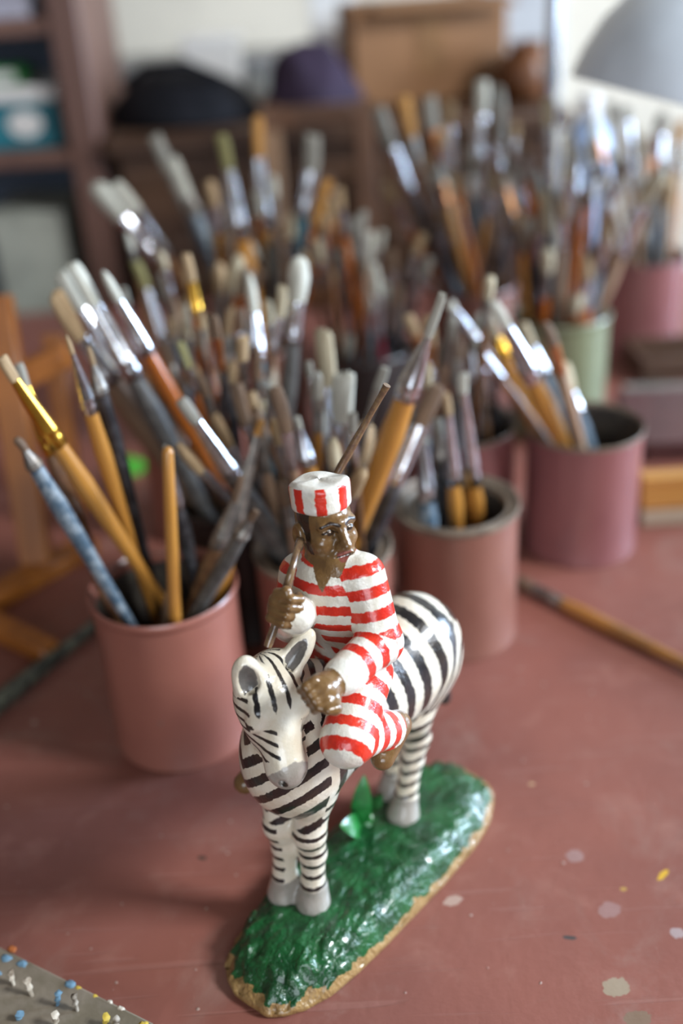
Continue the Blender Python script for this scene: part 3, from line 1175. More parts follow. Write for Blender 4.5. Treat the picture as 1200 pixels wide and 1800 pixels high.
def make_can(key, cx, cy, r, h, mat, style, label, phrase, rim_mat=None):
    c = Can()
    c.c = Vector((cx, cy, TZ))
    c.r, c.h, c.phrase = r, h, phrase
    c.ri = r - .0022 - (.0085 if style == 'plug' else (.004 if style == 'lip' else 0))
    root = empty('paint_can', c.c)
    tag(root, label, 'can')
    b = MB()
    # outer wall with a bottom bead, then down the inside to the floor of the can
    b.lathe([(r * .90, .002), (r * .975, .0), (r * 1.006, .0012), (r * 1.006, .0032), (r * .992, .005), (r * .992, h * .35), (r * .992, h * .7), (r * .992, h - .004), (r * .992, h - .002)], 64)
    b.build('body', mat, root, angle=50)
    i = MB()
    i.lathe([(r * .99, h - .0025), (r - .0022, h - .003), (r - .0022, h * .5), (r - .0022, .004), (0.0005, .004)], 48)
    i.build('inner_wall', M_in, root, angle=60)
    q = MB()
    if style == 'plug':      # wide seat ring of a press-lid can
        q.lathe([(r * .992, h - .005), (r * 1.012, h - .004), (r * 1.022, h - .0015), (r * 1.015, h + .0008), (r * .99, h + .0012), (r * .97, h - .0003), (r - .0045, h - .0032),
                 (r - .0075, h - .0032), (r - .0085, h - .0012), (r - .0098, h - .0012), (r - .0107, h - .003), (r - .0107, h - .008)], 64)
    elif style == 'lip':     # rolled lip with a step inside
        q.lathe([(r * .992, h - .0075), (r * 1.012, h - .0062), (r * 1.030, h - .003), (r * 1.028, h - .0004), (r * 1.008, h + .0012), (r * .985, h + .0004), (r * .965, h - .0035), (r * .93, h - .0042), (r * .925, h - .009)], 64)
    else:                    # cut edge, thin
        q.lathe([(r * .992, h - .004), (r * 1.004, h - .003), (r * 1.006, h - .0005), (r * .996, h + .0006), (r * .975, h - .0004), (r - .0026, h - .003)], 64)
    q.build('rim', rim_mat or mat, root, angle=60)
    c.root = root
    CANS[key] = c
    return c


def can_px(px, py, h):
    """centre of a can whose rim centre is seen at a pixel"""
    p = on_z(px, py, h)
    return p.x, p.y


make_can('A', -.138, .681, .0550, .137, M_can, 'lip', 'dusty maroon can with rolled lip and long-handled brushes, beside the zebra', 'can beside the zebra')
make_can('D', .097, .794, .0535, .130, M_can2, 'plug', 'brown-red can with a thick worn ring rim and upright brushes', 'thick-rimmed brown can', M_rimD)
make_can('E', .239, .932, .0560, .130, M_can3, 'cut', 'mauve can with thin cut edge, brushes leaning to one side', 'half-empty mauve can', M_rimD)
make_can('B', *can_px(566, 958, .128), .0555, .128, M_can, 'plug', 'maroon can with worn ring rim directly behind the rider', 'can behind the rider', M_rimD)
make_can('C', *can_px(412, 862, .130), .0560, .130, M_canK, 'lip', 'black can packed with brushes behind the long-handled ones', 'black can')
make_can('P', *can_px(337, 722, .130), .0560, .130, M_can, 'lip', 'maroon can behind the black can, near the small wooden easel', 'maroon can behind black')
make_can('F', *can_px(806, 742, .128), .0560, .128, M_can3, 'cut', 'mauve can tucked behind the thick-rimmed brown can', 'tucked-away mauve can', M_rimD)
make_can('G', *can_px(986, 548, .150), .0560, .150, M_canG, 'lip', 'tall olive green can crowded with brushes', 'green can')
make_can('H', *can_px(1132, 448, .130), .0600, .130, M_can3, 'cut', 'mauve can beside the lamp and dark wooden tray', 'mauve can by lamp')
make_can('K', *can_px(452, 600, .130), .0560, .130, M_can2, 'lip', 'brown-red can standing before the dark wooden chest', 'can before the chest')
make_can('M', *can_px(640, 610, .130), .0560, .130, M_canK, 'lip', 'black can of mixed brushes between green and brown-red cans', 'second black can')
make_can('J', *can_px(832, 500, .130), .0560, .130, M_can2, 'lip', 'brown-red can of mixed brushes behind the green can', 'can behind green')

# ================================================================== brushes
HANDLE = {
    'ochre': plain('handle_ochre', (0.46, 0.21, 0.040), .32, scale=50, col2=(0.36, 0.15, 0.028), stretch=(1, 1, .15), coat=.4, per_obj=.15),
    'orange': plain('handle_orange', (0.42, 0.115, 0.015), .30, scale=50, col2=(0.30, 0.075, 0.012), stretch=(1, 1, .15), coat=.4, per_obj=.15),
    'black': plain('handle_black', (0.014, 0.014, 0.016), .28, scale=90, col2=(0.05, 0.05, 0.055), coat=.4, per_obj=.2),
    'grey': plain('handle_grey', (0.13, 0.125, 0.115), .45, scale=110, col2=(0.075, 0.07, 0.065), per_obj=.25),
    'brown': plain('handle_brown', (0.11, 0.048, 0.022), .38, scale=120, col2=(0.19, 0.095, 0.04), coat=.3, per_obj=.25),
    'beige': plain('handle_beige', (0.34, 0.22, 0.14), .5, scale=70, col2=(0.24, 0.15, 0.095), stretch=(1, 1, .2), per_obj=.2),
    'blue-grey': plain('handle_blue', (0.05, 0.085, 0.12), .35, scale=120, col2=(0.22, 0.26, 0.29), per_obj=.2),
    'dark red': plain('handle_red', (0.20, 0.012, 0.022), .3, scale=60, coat=.4, per_obj=.15),
    'teal': plain('handle_teal', (0.035, 0.12, 0.15), .32, scale=70, coat=.3, per_obj=.15),
}
FERR = {
    'silver': plain('ferrule_silver', (0.68, 0.70, 0.74), .19, 1.0, scale=120, col2=(0.50, 0.51, 0.54), bmp=.1),
    'gold': plain('ferrule_gold', (0.72, 0.40, 0.06), .26, 1.0, scale=120, col2=(0.6, 0.32, 0.05), bmp=.1),
    'copper': plain('ferrule_copper', (0.62, 0.25, 0.09), .30, 1.0, scale=120, col2=(0.45, 0.18, 0.08), bmp=.1),
    'dull': plain('ferrule_dull', (0.20, 0.185, 0.17), .42, .8, scale=160, col2=(0.33, 0.30, 0.26), bmp=.3),
}
BRIS = {}
for nm, c0, c1 in (('cream', (0.48, 0.42, 0.29), (0.34, 0.28, 0.18)), ('white', (0.52, 0.52, 0.45), (0.38, 0.37, 0.31)), ('tan', (0.36, 0.25, 0.135), (0.25, 0.165, 0.085)),
                   ('brown', (0.16, 0.10, 0.06), (0.095, 0.06, 0.038)), ('grey', (0.27, 0.26, 0.22), (0.18, 0.17, 0.145)), ('olive', (0.32, 0.30, 0.12), (0.22, 0.21, 0.09)),
                   ('golden', (0.44, 0.21, 0.045), (0.30, 0.14, 0.03)), ('green', (0.05, 0.34, 0.09), (0.04, 0.25, 0.06))):
    BRIS[nm] = plain('bristle_' + nm, c0, .75, scale=420, col2=c1, stretch=(1, 1, .06), bmp=.8, per_obj=.12, dist=.001)
RNG = random.Random(11)
N_BR = [0]


PLACED, PENS = [], []
ALLP = [np.zeros((0, 6)), np.zeros(0)]


def seg_gap(A, Bs):
    """distances between all axis segments of A and all of Bs"""
    p1, q1 = A[:, None, :3], A[:, None, 3:]
    p2, q2 = Bs[None, :, :3], Bs[None, :, 3:]
    d1, d2, r = q1 - p1, q2 - p2, p1 - p2
    a, e, f = (d1 * d1).sum(-1), (d2 * d2).sum(-1), (d2 * r).sum(-1)
    c, b = (d1 * r).sum(-1), (d1 * d2).sum(-1)
    s_ = np.clip((b * f - c * e) / np.maximum(a * e - b * b, 1e-12), 0, 1)
    t_ = np.clip((b * s_ + f) / e, 0, 1)
    s_ = np.clip((b * t_ - c) / a, 0, 1)
    d = r + d1 * s_[..., None] - d2 * t_[..., None]
    return np.sqrt((d * d).sum(-1))



USED = set()


def words_for(C, w, kind, hc, fc, bc):
    size = 'slim' if w < 22 else ('broad' if w > 40 else 'medium')
    if kind == 'stick':
        lb = f'{hc} wooden brush handle, {bc + "-tipped" if bc else "bare"}, in the {C.phrase}'
    else:
        fn_ = {'silver': 'silver', 'gold': 'golden', 'copper': 'copper', 'dull': 'tarnished'}[fc]
        kd = {'flat': 'flat', 'round': 'round', 'mop': 'bushy', 'wide': 'wide flat'}[kind]
        lb = f'{size} {kd} brush, {bc} bristles, {fn_} ferrule, {hc} handle, in {C.phrase}'
    return lb


def stand(C, tx, ty, w, lean):
    """one way of standing a brush in a can with its tip at the wanted place: foot on the bottom, shaft inside the rim"""
    T = at(tx, ty, C.c.y + lean)
    zr, zb_ = TZ + C.h, TZ + .006
    if T.z < zr + .02:
        T = T + Vector((0, 0, zr + .02 - T.z))
    R = .5 * w * (T - CAMP).dot(_F) / FPX * .76
    k = (zr - zb_) / (T.z - zb_)
    lim = C.ri - min(R, .005) - .0015
    for _ in range(25):
        a, r_ = RNG.uniform(0, 6.283), lim * math.sqrt(RNG.random())
        B = Vector((C.c.x + r_ * math.cos(a), C.c.y + r_ * math.sin(a), zb_))
        cr = B + (T - B) * k
        if math.hypot(cr.x - C.c.x, cr.y - C.c.y) < lim:
            return T, R, B, 0.0
    # too slanted for that: lean on the rim, foot resting against the opposite wall higher up
    lat = Vector((T.x - C.c.x, T.y - C.c.y, 0)).normalized()
    lim -= .0045
    cr = Vector((C.c.x, C.c.y, zr)) + lat * lim * .96
    dn = (cr - T).normalized()
    t_ = (zb_ - T.z) / dn.z
    for _ in range(60):
        P = T + dn * t_
        if (P.x - C.c.x) * lat.x + (P.y - C.c.y) * lat.y > -lim:
            break
        t_ *= .985
    return T, R, T + dn * t_, .002


SPECS = []


def brush(key, tx, ty, w, kind='round', hc='ochre', fc='silver', bc='cream', lean=0.0, bl=None, fl=None, free=7, hr=None):
    """plan a brush standing in a can: its tip is seen at a pixel, lean metres behind (+) or before (-) the can's axis"""
    USED.add(words_for(CANS[key], w, kind, hc, fc, bc))
    SPECS.append(dict(key=key, tx=tx, ty=ty, w=w, kind=kind, hc=hc, fc=fc, bc=bc, lean=lean, bl=bl, fl=fl, free=free, hr=hr, pen=9.0))


def place(sp, others, tries):
    """choose foot and lean so that the shaft touches as few of its neighbours as possible"""
    C, kind, w = CANS[sp['key']], sp['kind'], sp['w']
    NP = np.concatenate([o['PP'] for o in others]) if others else np.zeros((0, 6))
    NR = np.concatenate([o['RR'] for o in others]) if others else np.zeros(0)
    if len(NP):
        mid = (NP[:, :2] + NP[:, 3:5]) / 2
        near = np.hypot(mid[:, 0] - C.c.x, mid[:, 1] - C.c.y) < .32
        NP, NR = NP[near], NR[near]
    flat = kind in ('flat', 'wide')
    sp['pen'] = 9.0
    for batch in range(0, tries, 40):
        cand = []
        for att in range(batch, min(batch + 40, tries)):
            tx, ty, ln = sp['tx'], sp['ty'], sp['lean']
            if att > (2 if sp['free'] > 10 else 40):
                tx += RNG.uniform(-1, 1) * sp['free']
                ty += RNG.uniform(-1, 1) * sp['free']
            if att >= 8:
                ln += RNG.uniform(-1, 1) * min(.06, .012 + .001 * att)
            T, R, B, pen = stand(C, tx, ty, w, ln)
            bl_ = sp['bl'] if sp['bl'] is not None else R * (3.0 if flat else 3.4) + .006
            fl_ = sp['fl'] if sp['fl'] is not None else R * 2.2 + .018
            hw = sp['hr'] if sp['hr'] else max(.0022, min(R * (.62 if flat else .80), .0085))
            D_ = T - B
            L_ = D_.length
            ub = D_ / L_
            cuts = [0.0, (L_ - bl_ - fl_) * .5, L_ - bl_ - fl_ * .7, L_] if kind != 'stick' else [0.0, L_ * .5, L_ * .8, L_]
            pts = [B + ub * c_ for c_ in cuts]
            PP = np.array([[*pts[i], *pts[i + 1]] for i in range(3)])
            RR = np.array([hw * .75, hw * 1.2, R * 1.1 if kind != 'stick' else hw * 1.1])
            cand.append((pen, T, R, B, PP, RR))
        if len(NP):
            g = seg_gap(np.concatenate([c_[4] for c_ in cand]), NP) - np.concatenate([c_[5] for c_ in cand])[:, None] - NR[None]
            g = np.maximum(0, .0004 - g).reshape(len(cand), -1)
            pens = g.max(1) * 3 + g.sum(1)
        else:
            pens = np.zeros(len(cand))
        for c_, p_ in zip(cand, pens):
            if c_[0] + p_ < sp['pen']:
                sp.update(pen=float(c_[0] + p_), T=c_[1], R=c_[2], B=c_[3], PP=c_[4], RR=c_[5])
        if sp['pen'] < 1e-5:
            break


def build_brush(key, w, kind, hc, fc, bc, bl, fl, hr, T, R, B, **_):
    C = CANS[key]
    ax = T - B
    L = ax.length
    ax.normalize()
    flat = kind in ('flat', 'wide')
    bl = bl if bl is not None else R * (3.0 if flat else 3.4) + .006
    fl = fl if fl is not None else R * 2.2 + .018
    view = (T - CAMP).normalized()
    X = ax.cross(view).normalized()
    X = Quaternion(ax, RNG.uniform(-.45, .45)) @ X
    Y = ax.cross(X)
    root = empty('paint_brush', B)
    root.rotation_mode = 'QUATERNION'
    root.rotation_quaternion = Matrix((X, Y, ax)).transposed().to_quaternion()
    sy = .60 if flat else 1.0
    fr = R * .92
    hw = hr if hr else max(.0022, min(R * (.62 if flat else .80), .0085))
    hl = L - bl - fl if kind != 'stick' else L
    n = 10
    hp_ = [(hw * .45, 0), (hw * .62, .004), (hw * .60, hl * .2), (hw * .72, hl * .5), (hw * 1.10, hl * .80), (hw * 1.18, hl * .88), (hw * .98, hl * .97), (hw * .92, hl + .003)]
    if kind == 'stick':
        hp_ = [(hw * .9, 0), (hw, .003), (hw * 1.05, L * .4), (hw * .95, L * .8), (hw * .85, L - .004), (hw * .55, L - .0008), (0.0002, L)]
    MB().lathe(hp_, n, close=True).build('handle', HANDLE[hc], root, angle=60)
    if kind != 'stick':
        z0, z1 = hl - .001, hl + fl
        m = MB()
        n2 = 12
        # ferrule: round at the handle, squeezed towards the bristles, with two crimped rings
        pr = [(hw * .98, z0, 1), (hw * 1.06, z0 + .001, 1), (hw * 1.06, z0 + fl * .10, 1), (hw * 1.13, z0 + fl * .13, 1), (hw * 1.06, z0 + fl * .16, 1), (hw * 1.06, z0 + fl * .22, 1),
              (hw * 1.13, z0 + fl * .25, 1), (hw * 1.06, z0 + fl * .28, 1), (hw * .6 + fr * .45, z0 + fl * .62, .5 + .5 * sy), (fr, z1 - .001, sy), (fr * .97, z1, sy), (fr * .6, z1, sy)]
        vs, fs = [], []
        for r_, z_, s_ in pr:
            for i in range(n2):
                a = 2 * math.pi * i / n2
                vs.append((r_ * math.cos(a), r_ * s_ * math.sin(a), z_))
        for j in range(len(pr) - 1):
            for i in range(n2):
                i2 = (i + 1) % n2
                fs.append((j * n2 + i, j * n2 + i2, (j + 1) * n2 + i2, (j + 1) * n2 + i))
        m.add(vs, fs).build('ferrule', FERR[fc], root, angle=70)
        m = MB()
        nb = 16
        z2 = hl + fl - .002
        if flat:
            pr = [(fr * .92, 0), (fr * 1.02, .25), (fr * 1.06, .6), (fr * 1.02, .88), (fr * .93, .98), (fr * .4, 1.0)]
        elif kind == 'mop':
            pr = [(fr * .9, 0), (fr * 1.12, .3), (fr * 1.22, .6), (fr * 1.08, .84), (fr * .7, .96), (fr * .15, 1.0)]
        else:
            pr = [(fr * .92, 0), (fr * 1.05, .3), (fr * .98, .62), (fr * .72, .86), (fr * .38, .97), (fr * .06, 1.0)]
        vs, fs = [], []
        sway = RNG.uniform(-.12, .12) * bl
        for j, (r_, t_) in enumerate(pr):
            for i in range(nb):
                a = 2 * math.pi * i / nb
                q = 1 + RNG.uniform(-.06, .06) * (t_ > .2)
                zz = z2 + (bl + .002) * t_ + (RNG.uniform(-.07, .04) * bl if t_ > .8 else 0)
                s_ = sy * (1 - .25 * t_) if flat else 1
                vs.append((r_ * q * math.cos(a) + sway * t_ * t_, r_ * q * s_ * math.sin(a), zz))
        for j in range(len(pr) - 1):
            for i in range(nb):
                i2 = (i + 1) % nb
                fs.append((j * nb + i, j * nb + i2, (j + 1) * nb + i2, (j + 1) * nb + i))
        fs.append(tuple(range((len(pr) - 1) * nb, len(pr) * nb)))
        m.add(vs, fs).build('bristles', BRIS[bc], root, angle=75)
    elif bc:
        MB().lathe([(hw * .9, L - .016), (hw * 1.12, L - .014), (hw * 1.15, L - .006), (hw * .8, L - .0005), (0.0002, L + .001)], 10).build('paint_tip', BRIS[bc], root, angle=70)
    lb = words_for(C, w, kind, hc, fc, bc)
    tag(root, lb, 'brush', 'brushes in ' + C.phrase)
    N_BR[0] += 1
    return root


B_ = brush
# --- long-handled brushes in the can beside the zebra
B_('A', 0, 628, 30, 'flat', 'ochre', 'gold', 'tan', -.03, hr=.0062, fl=.055)
B_('A', 30, 640, 24, 'flat', 'brown', 'gold', 'grey', .00, hr=.0055, fl=.05)
B_('A', 30, 768, 20, 'mop', 'blue-grey', 'dull', 'brown', -.035, bl=.010, fl=.014, hr=.0055)
B_('A', 117, 588, 13, 'round', 'ochre', 'silver', 'tan', -.01, bl=.014, fl=.045, hr=.0052)
B_('A', 155, 608, 13, 'round', 'black', 'dull', 'tan', .01, bl=.014, fl=.022, hr=.0054)
B_('A', 290, 782, 12, 'round', 'black', 'silver', 'grey', .01, bl=.006, fl=.045, hr=.0052)
B_('A', 301, 792, 16, 'stick', 'ochre', bc=None, lean=-.01, hr=.0046)
B_('A', 458, 738, 19, 'flat', 'ochre', 'dull', 'golden', -.03, bl=.012, fl=.085, hr=.0066)
B_('A', 428, 838, 20, 'flat', 'brown', 'dull', 'brown', -.02, bl=.022, fl=.040, hr=.0058)
B_('A', 446, 902, 20, 'flat', 'grey', 'dull', 'brown', .01, bl=.010, fl=.016, hr=.0052)
B_('A', 307, 1000, 12, 'stick', 'beige', bc='green', lean=-.03, hr=.0030)
# --- can behind the rider
B_('B', 304, 782, 30, 'round', 'grey', 'silver', 'tan', -.01, bl=.030, fl=.045, hr=.0048)
B_('B', 318, 708, 32, 'flat', 'grey', 'silver', 'grey', .01, bl=.022, fl=.060, hr=.0070)
B_('B', 372, 730, 28, 'flat', 'black', 'silver', 'tan', .02, bl=.030, fl=.025)
B_('B', 405, 675, 34, 'flat', 'black', 'silver', 'brown', .02, bl=.035, fl=.03)
B_('B', 486, 672, 38, 'flat', 'beige', 'silver', 'brown', .0, bl=.036, fl=.03)
B_('B', 521, 728, 16, 'flat', 'ochre', 'silver', 'white', -.01, bl=.010, fl=.030, hr=.006)
B_('B', 498, 842, 34, 'mop', 'beige', 'dull', 'brown', -.03, bl=.022, fl=.018)
B_('B', 540, 812, 20, 'round', 'black', 'dull', 'golden', .0, bl=.022)
B_('B', 594, 658, 58, 'wide', 'black', 'silver', 'white', -.01, bl=.040, fl=.062, hr=.008)
B_('B', 571, 578, 46, 'flat', 'black', 'silver', 'cream', .03, bl=.046, fl=.05)
B_('B', 548, 640, 20, 'flat', 'black', 'silver', 'grey', .02, bl=.012, fl=.05)
B_('B', 782, 512, 24, 'flat', 'ochre', 'silver', 'white', .02, bl=.034, fl=.050, hr=.0085)
B_('B', 765, 672, 42, 'flat', 'black', 'silver', 'brown', -.005, bl=.034, fl=.050, hr=.0058)
B_('B', 632, 822, 32, 'mop', 'grey', 'silver', 'tan', -.035, bl=.026, fl=.022)
B_('B', 641, 742, 44, 'mop', 'black', 'dull', 'tan', .02, bl=.036, fl=.02)
B_('B', 440, 690, 24, 'flat', 'brown', 'dull', 'tan', .03)
B_('B', 676, 640, 26, 'flat', 'black', 'dull', 'grey', .035)
# --- thick-rimmed brown can
B_('D', 741, 752, 26, 'flat', 'blue-grey', 'silver', 'grey', -.015, bl=.014, fl=.05, hr=.007)
B_('D', 770, 735, 24, 'flat', 'black', 'dull', 'grey', .0, bl=.014, hr=.007)
B_('D', 786, 690, 20, 'flat', 'ochre', 'silver', 'tan', -.015, bl=.020, fl=.065, hr=.0058)
B_('D', 810, 656, 24, 'flat', 'ochre', 'silver', 'white', -.01, bl=.018, fl=.090, hr=.0068)
B_('D', 752, 640, 22, 'flat', 'blue-grey', 'silver', 'cream', .02, bl=.022, fl=.04)
# --- half-empty mauve can
B_('E', 872, 534, 28, 'flat', 'ochre', 'silver', 'white', -.03, bl=.030, fl=.060, hr=.0088)
B_('E', 850, 540, 22, 'flat', 'ochre', 'gold', 'cream', .0, bl=.030, fl=.02, hr=.008)
B_('E', 922, 566, 20, 'flat', 'blue-grey', 'silver', 'cream', .005, bl=.028, fl=.03, hr=.007)
B_('E', 984, 640, 34, 'mop', 'blue-grey', 'silver', 'cream', -.03, bl=.030, fl=.02, hr=.0068)
B_('E', 786, 535, 22, 'flat', 'brown', 'silver', 'white', .01, bl=.008, fl=.045, hr=.0045)
B_('E', 832, 596, 20, 'flat', 'brown', 'silver', 'grey', .02, bl=.010, fl=.04, hr=.0045)
# --- black can and the maroon one behind it
B_('C', 88, 522, 46, 'flat', 'beige', 'silver', 'tan', -.02, bl=.042, fl=.045, hr=.0095)
B_('C', 98, 478, 36, 'flat', 'beige', 'silver', 'white', .0, bl=.034, fl=.065, hr=.0085)
B_('C', 122, 458, 36, 'flat', 'grey', 'silver', 'white', .015, bl=.036, fl=.065, hr=.0085)
B_('C', 180, 480, 24, 'round', 'orange', 'silver', 'white', .02, bl=.026, fl=.048, hr=.0062)
B_('C', 332, 442, 24, 'flat', 'orange', 'gold', 'tan', .04, bl=.024, fl=.030, hr=.0055)
B_('C', 405, 532, 22, 'round', 'black', 'dull', 'tan', .02, bl=.026)
B_('C', 440, 484, 26, 'round', 'teal', 'silver', 'white', .01, bl=.036, fl=.040, hr=.0058)
B_('C', 408, 632, 26, 'mop', 'black', 'dull', 'tan', -.02, bl=.03)
B_('C', 320, 605, 18, 'flat', 'orange', 'silver', 'olive', .0, bl=.024)
B_('C', 372, 560, 28, 'flat', 'black', 'copper', 'brown', -.01)
B_('C', 505, 500, 26, 'flat', 'brown', 'silver', 'cream', .02, bl=.026, fl=.03)
B_('C', 470, 530, 24, 'round', 'beige', 'silver', 'cream', .01)
B_('C', 530, 452, 44, 'mop', 'grey', 'silver', 'white', .03, bl=.036)
B_('C', 352, 660, 26, 'flat', 'ochre', 'dull', 'brown', -.03)
B_('C', 450, 630, 24, 'flat', 'brown', 'dull', 'brown', -.02)
B_('C', 290, 600, 26, 'flat', 'black', 'dull', 'brown', .03)
B_('P', 242, 458, 26, 'flat', 'orange', 'silver', 'olive', .0, bl=.028, fl=.060, hr=.006)
B_('P', 388, 462, 28, 'mop', 'black', 'dull', 'tan', .0, bl=.03)
B_('P', 414, 448, 32, 'mop', 'brown', 'dull', 'cream', .0, bl=.036)
B_('P', 330, 520, 34, 'mop', 'brown', 'dull', 'tan', -.02)
B_('P', 440, 470, 34, 'mop', 'brown', 'copper', 'brown', .02)
B_('P', 290, 480, 30, 'flat', 'blue-grey', 'dull', 'grey', .01)
B_('P', 300, 560, 24, 'flat', 'black', 'dull', 'tan', -.03)
B_('P', 360, 590, 24, 'flat', 'ochre', 'copper', 'brown', -.03)
# --- can before the chest
B_('K', 162, 318, 44, 'mop', 'brown', 'silver', 'white', .0, bl=.048, fl=.062, hr=.007)
B_('K', 210, 326, 34, 'flat', 'brown', 'silver', 'white', -.02, bl=.036, fl=.062, hr=.007)
B_('K', 268, 244, 34, 'flat', 'grey', 'dull', 'grey', .02, bl=.046, fl=.05, hr=.008)
B_('K', 296, 272, 32, 'flat', 'blue-grey', 'dull', 'white', .0, bl=.046, fl=.02, hr=.009)
B_('K', 396, 236, 32, 'flat', 'ochre', 'silver', 'olive', .0, bl=.036, fl=.075, hr=.009)
B_('K', 447, 208, 30, 'flat', 'ochre', 'silver', 'golden', .02, bl=.044, fl=.080, hr=.0092)
B_('K', 408, 385, 22, 'flat', 'black', 'silver', 'cream', .0)
B_('K', 510, 392, 24, 'flat', 'beige', 'silver', 'white', .0, bl=.010, fl=.030)
B_('K', 575, 316, 30, 'flat', 'beige', 'copper', 'golden', -.01, bl=.05, fl=.02)
B_('K', 556, 238, 40, 'flat', 'teal', 'silver', 'grey', .03, bl=.04, fl=.05)
B_('K', 590, 372, 26, 'flat', 'orange', 'dull', 'tan', -.02)
B_('K', 470, 430, 30, 'mop', 'brown', 'dull', 'grey', -.03)
B_('K', 360, 470, 26, 'flat', 'brown', 'copper', 'brown', -.03)
# --- second black can
B_('M', 640, 408, 34, 'flat', 'blue-grey', 'silver', 'white', .0, bl=.05, fl=.05)
B_('M', 658, 462, 28, 'flat', 'dark red', 'silver', 'white', -.02, bl=.036, fl=.05)
B_('M', 580, 478, 20, 'flat', 'beige', 'copper', 'tan', -.02, bl=.012, fl=.05)
B_('M', 600, 440, 28, 'flat', 'grey', 'silver', 'grey', .0, bl=.012, fl=.06)
B_('M', 740, 410, 24, 'flat', 'black', 'silver', 'tan', .0)
B_('M', 756, 450, 22, 'flat', 'black', 'silver', 'grey', .0)
B_('M', 700, 500, 26, 'flat', 'black', 'dull', 'brown', -.02)
B_('M', 610, 590, 22, 'flat', 'blue-grey', 'silver', 'grey', -.03)
B_('M', 560, 420, 26, 'flat', 'brown', 'silver', 'cream', .02)
# --- cans at the far side of the table
B_('J', 655, 190, 36, 'flat', 'black', 'silver', 'grey', .0, bl=.05, fl=.06)
B_('J', 706, 168, 30, 'flat', 'brown', 'dull', 'golden', .03, bl=.05)
B_('J', 748, 172, 34, 'flat', 'orange', 'copper', 'grey', .0, bl=.04, fl=.06)
B_('J', 786, 178, 30, 'flat', 'beige', 'silver', 'tan', .02, bl=.03, fl=.06)
B_('J', 846, 148, 34, 'flat', 'grey', 'silver', 'white', .0, bl=.04, fl=.06)
B_('J', 886, 158, 30, 'flat', 'brown', 'dull', 'grey', .03, bl=.06)
B_('J', 672, 320, 26, 'flat', 'orange', 'silver', 'tan', -.02, bl=.03, fl=.04)
B_('J', 772, 300, 34, 'flat', 'orange', 'dull', 'cream', -.02, bl=.06)
B_('J', 832, 258, 28, 'flat', 'beige', 'silver', 'grey', -.01, bl=.03, fl=.05)
B_('J', 878, 280, 24, 'flat', 'brown', 'silver', 'white', -.02)
B_('G', 966, 178, 32, 'flat', 'black', 'silver', 'cream', .02, bl=.03, fl=.06)
B_('G', 1002, 232, 28, 'flat', 'orange', 'silver', 'white', .0, bl=.03, fl=.06)
B_('G', 1000, 290, 26, 'round', 'teal', 'silver', 'cream', -.02, bl=.014, fl=.05)
B_('G', 1150, 300, 34, 'mop', 'beige', 'silver', 'cream', -.01, bl=.04, fl=.06)
B_('G', 1064, 308, 24, 'flat', 'blue-grey', 'silver', 'grey', .0, bl=.012, fl=.06)
B_('G', 960, 340, 24, 'flat', 'grey', 'dull', 'cream', -.03, bl=.05)
B_('G', 902, 300, 26, 'flat', 'black', 'silver', 'grey', .0)
B_('G', 912, 370, 22, 'flat', 'ochre', 'dull', 'tan', -.03)
B_('G', 962, 430, 26, 'mop', 'orange', 'dull', 'cream', -.045, bl=.03)
B_('G', 1010, 520, 28, 'mop', 'dark red', 'copper', 'cream', -.055, bl=.022, fl=.02)
B_('G', 1032, 330, 22, 'flat', 'orange', 'copper', 'brown', .0)
B_('H', 1098, 186, 30, 'flat', 'beige', 'silver', 'grey', -.02, bl=.02, fl=.09)
B_('H', 1118, 225, 22, 'flat', 'grey', 'dull', 'cream', .0, bl=.04)
B_('H', 1162, 202, 28, 'flat', 'ochre', 'silver', 'grey', -.02, bl=.02, fl=.07)
B_('H', 1195, 212, 28, 'flat', 'ochre', 'silver', 'golden', .0, bl=.03)
B_('H', 1178, 318, 30, 'mop', 'grey', 'dull', 'tan', -.03)
B_('H', 1072, 180, 24, 'flat', 'grey', 'dull', 'grey', .02)

# the rest of each bunch
FILL = {'B': (7, 150, 300, 24), 'C': (14, 190, 380, 27), 'P': (10, 140, 300, 24), 'F': (14, 130, 250, 24), 'K': (11, 130, 300, 26),
        'M': (16, 120, 290, 27), 'J': (20, 110, 310, 27), 'G': (22, 110, 330, 28), 'H': (10, 110, 240, 24), 'E': (2, 120, 180, 14)}
for key, (n_, l0, l1, amax) in FILL.items():
    C = CANS[key]
    v_ = C.c + Vector((0, 0, C.h)) - CAMP
    z_ = v_.dot(_F)
    rx, ry = 600 + FPX * v_.dot(_R) / z_, 900 + FPX * v_.dot(_D) / z_
    for i in range(n_):
        a = math.radians(-3.7 + amax * (2 * (i + RNG.random()) / n_ - 1)) if key != 'E' else math.radians(-28 + RNG.uniform(-4, 4))
        l_ = RNG.uniform(l0, l1)
        w_ = RNG.uniform(17, 32) * (1.05 / max(z_, .8)) ** .5
        for _ in range(30):
            kd = RNG.choice(('flat', 'flat', 'flat', 'round', 'mop'))
            hc = RNG.choice(('brown', 'brown', 'black', 'black', 'grey', 'ochre', 'orange', 'beige', 'blue-grey'))
            fc = RNG.choice(('silver', 'silver', 'silver', 'dull', 'dull', 'copper'))
            bc = RNG.choice(('cream', 'tan', 'tan', 'brown', 'grey', 'white', 'brown'))
            if words_for(C, w_, kd, hc, fc, bc) not in USED:
                break
        B_(key, rx + l_ * math.sin(a) + RNG.uniform(-12, 12), ry - l_ * math.cos(a), w_, kd, hc, fc, bc, RNG.uniform(-.05, .05), free=40)

# stand them up one after another, then let those that still touch look for a better place
NEAR = {k: [q for q in CANS if (CANS[q].c - CANS[k].c).length < .42] for k in CANS}


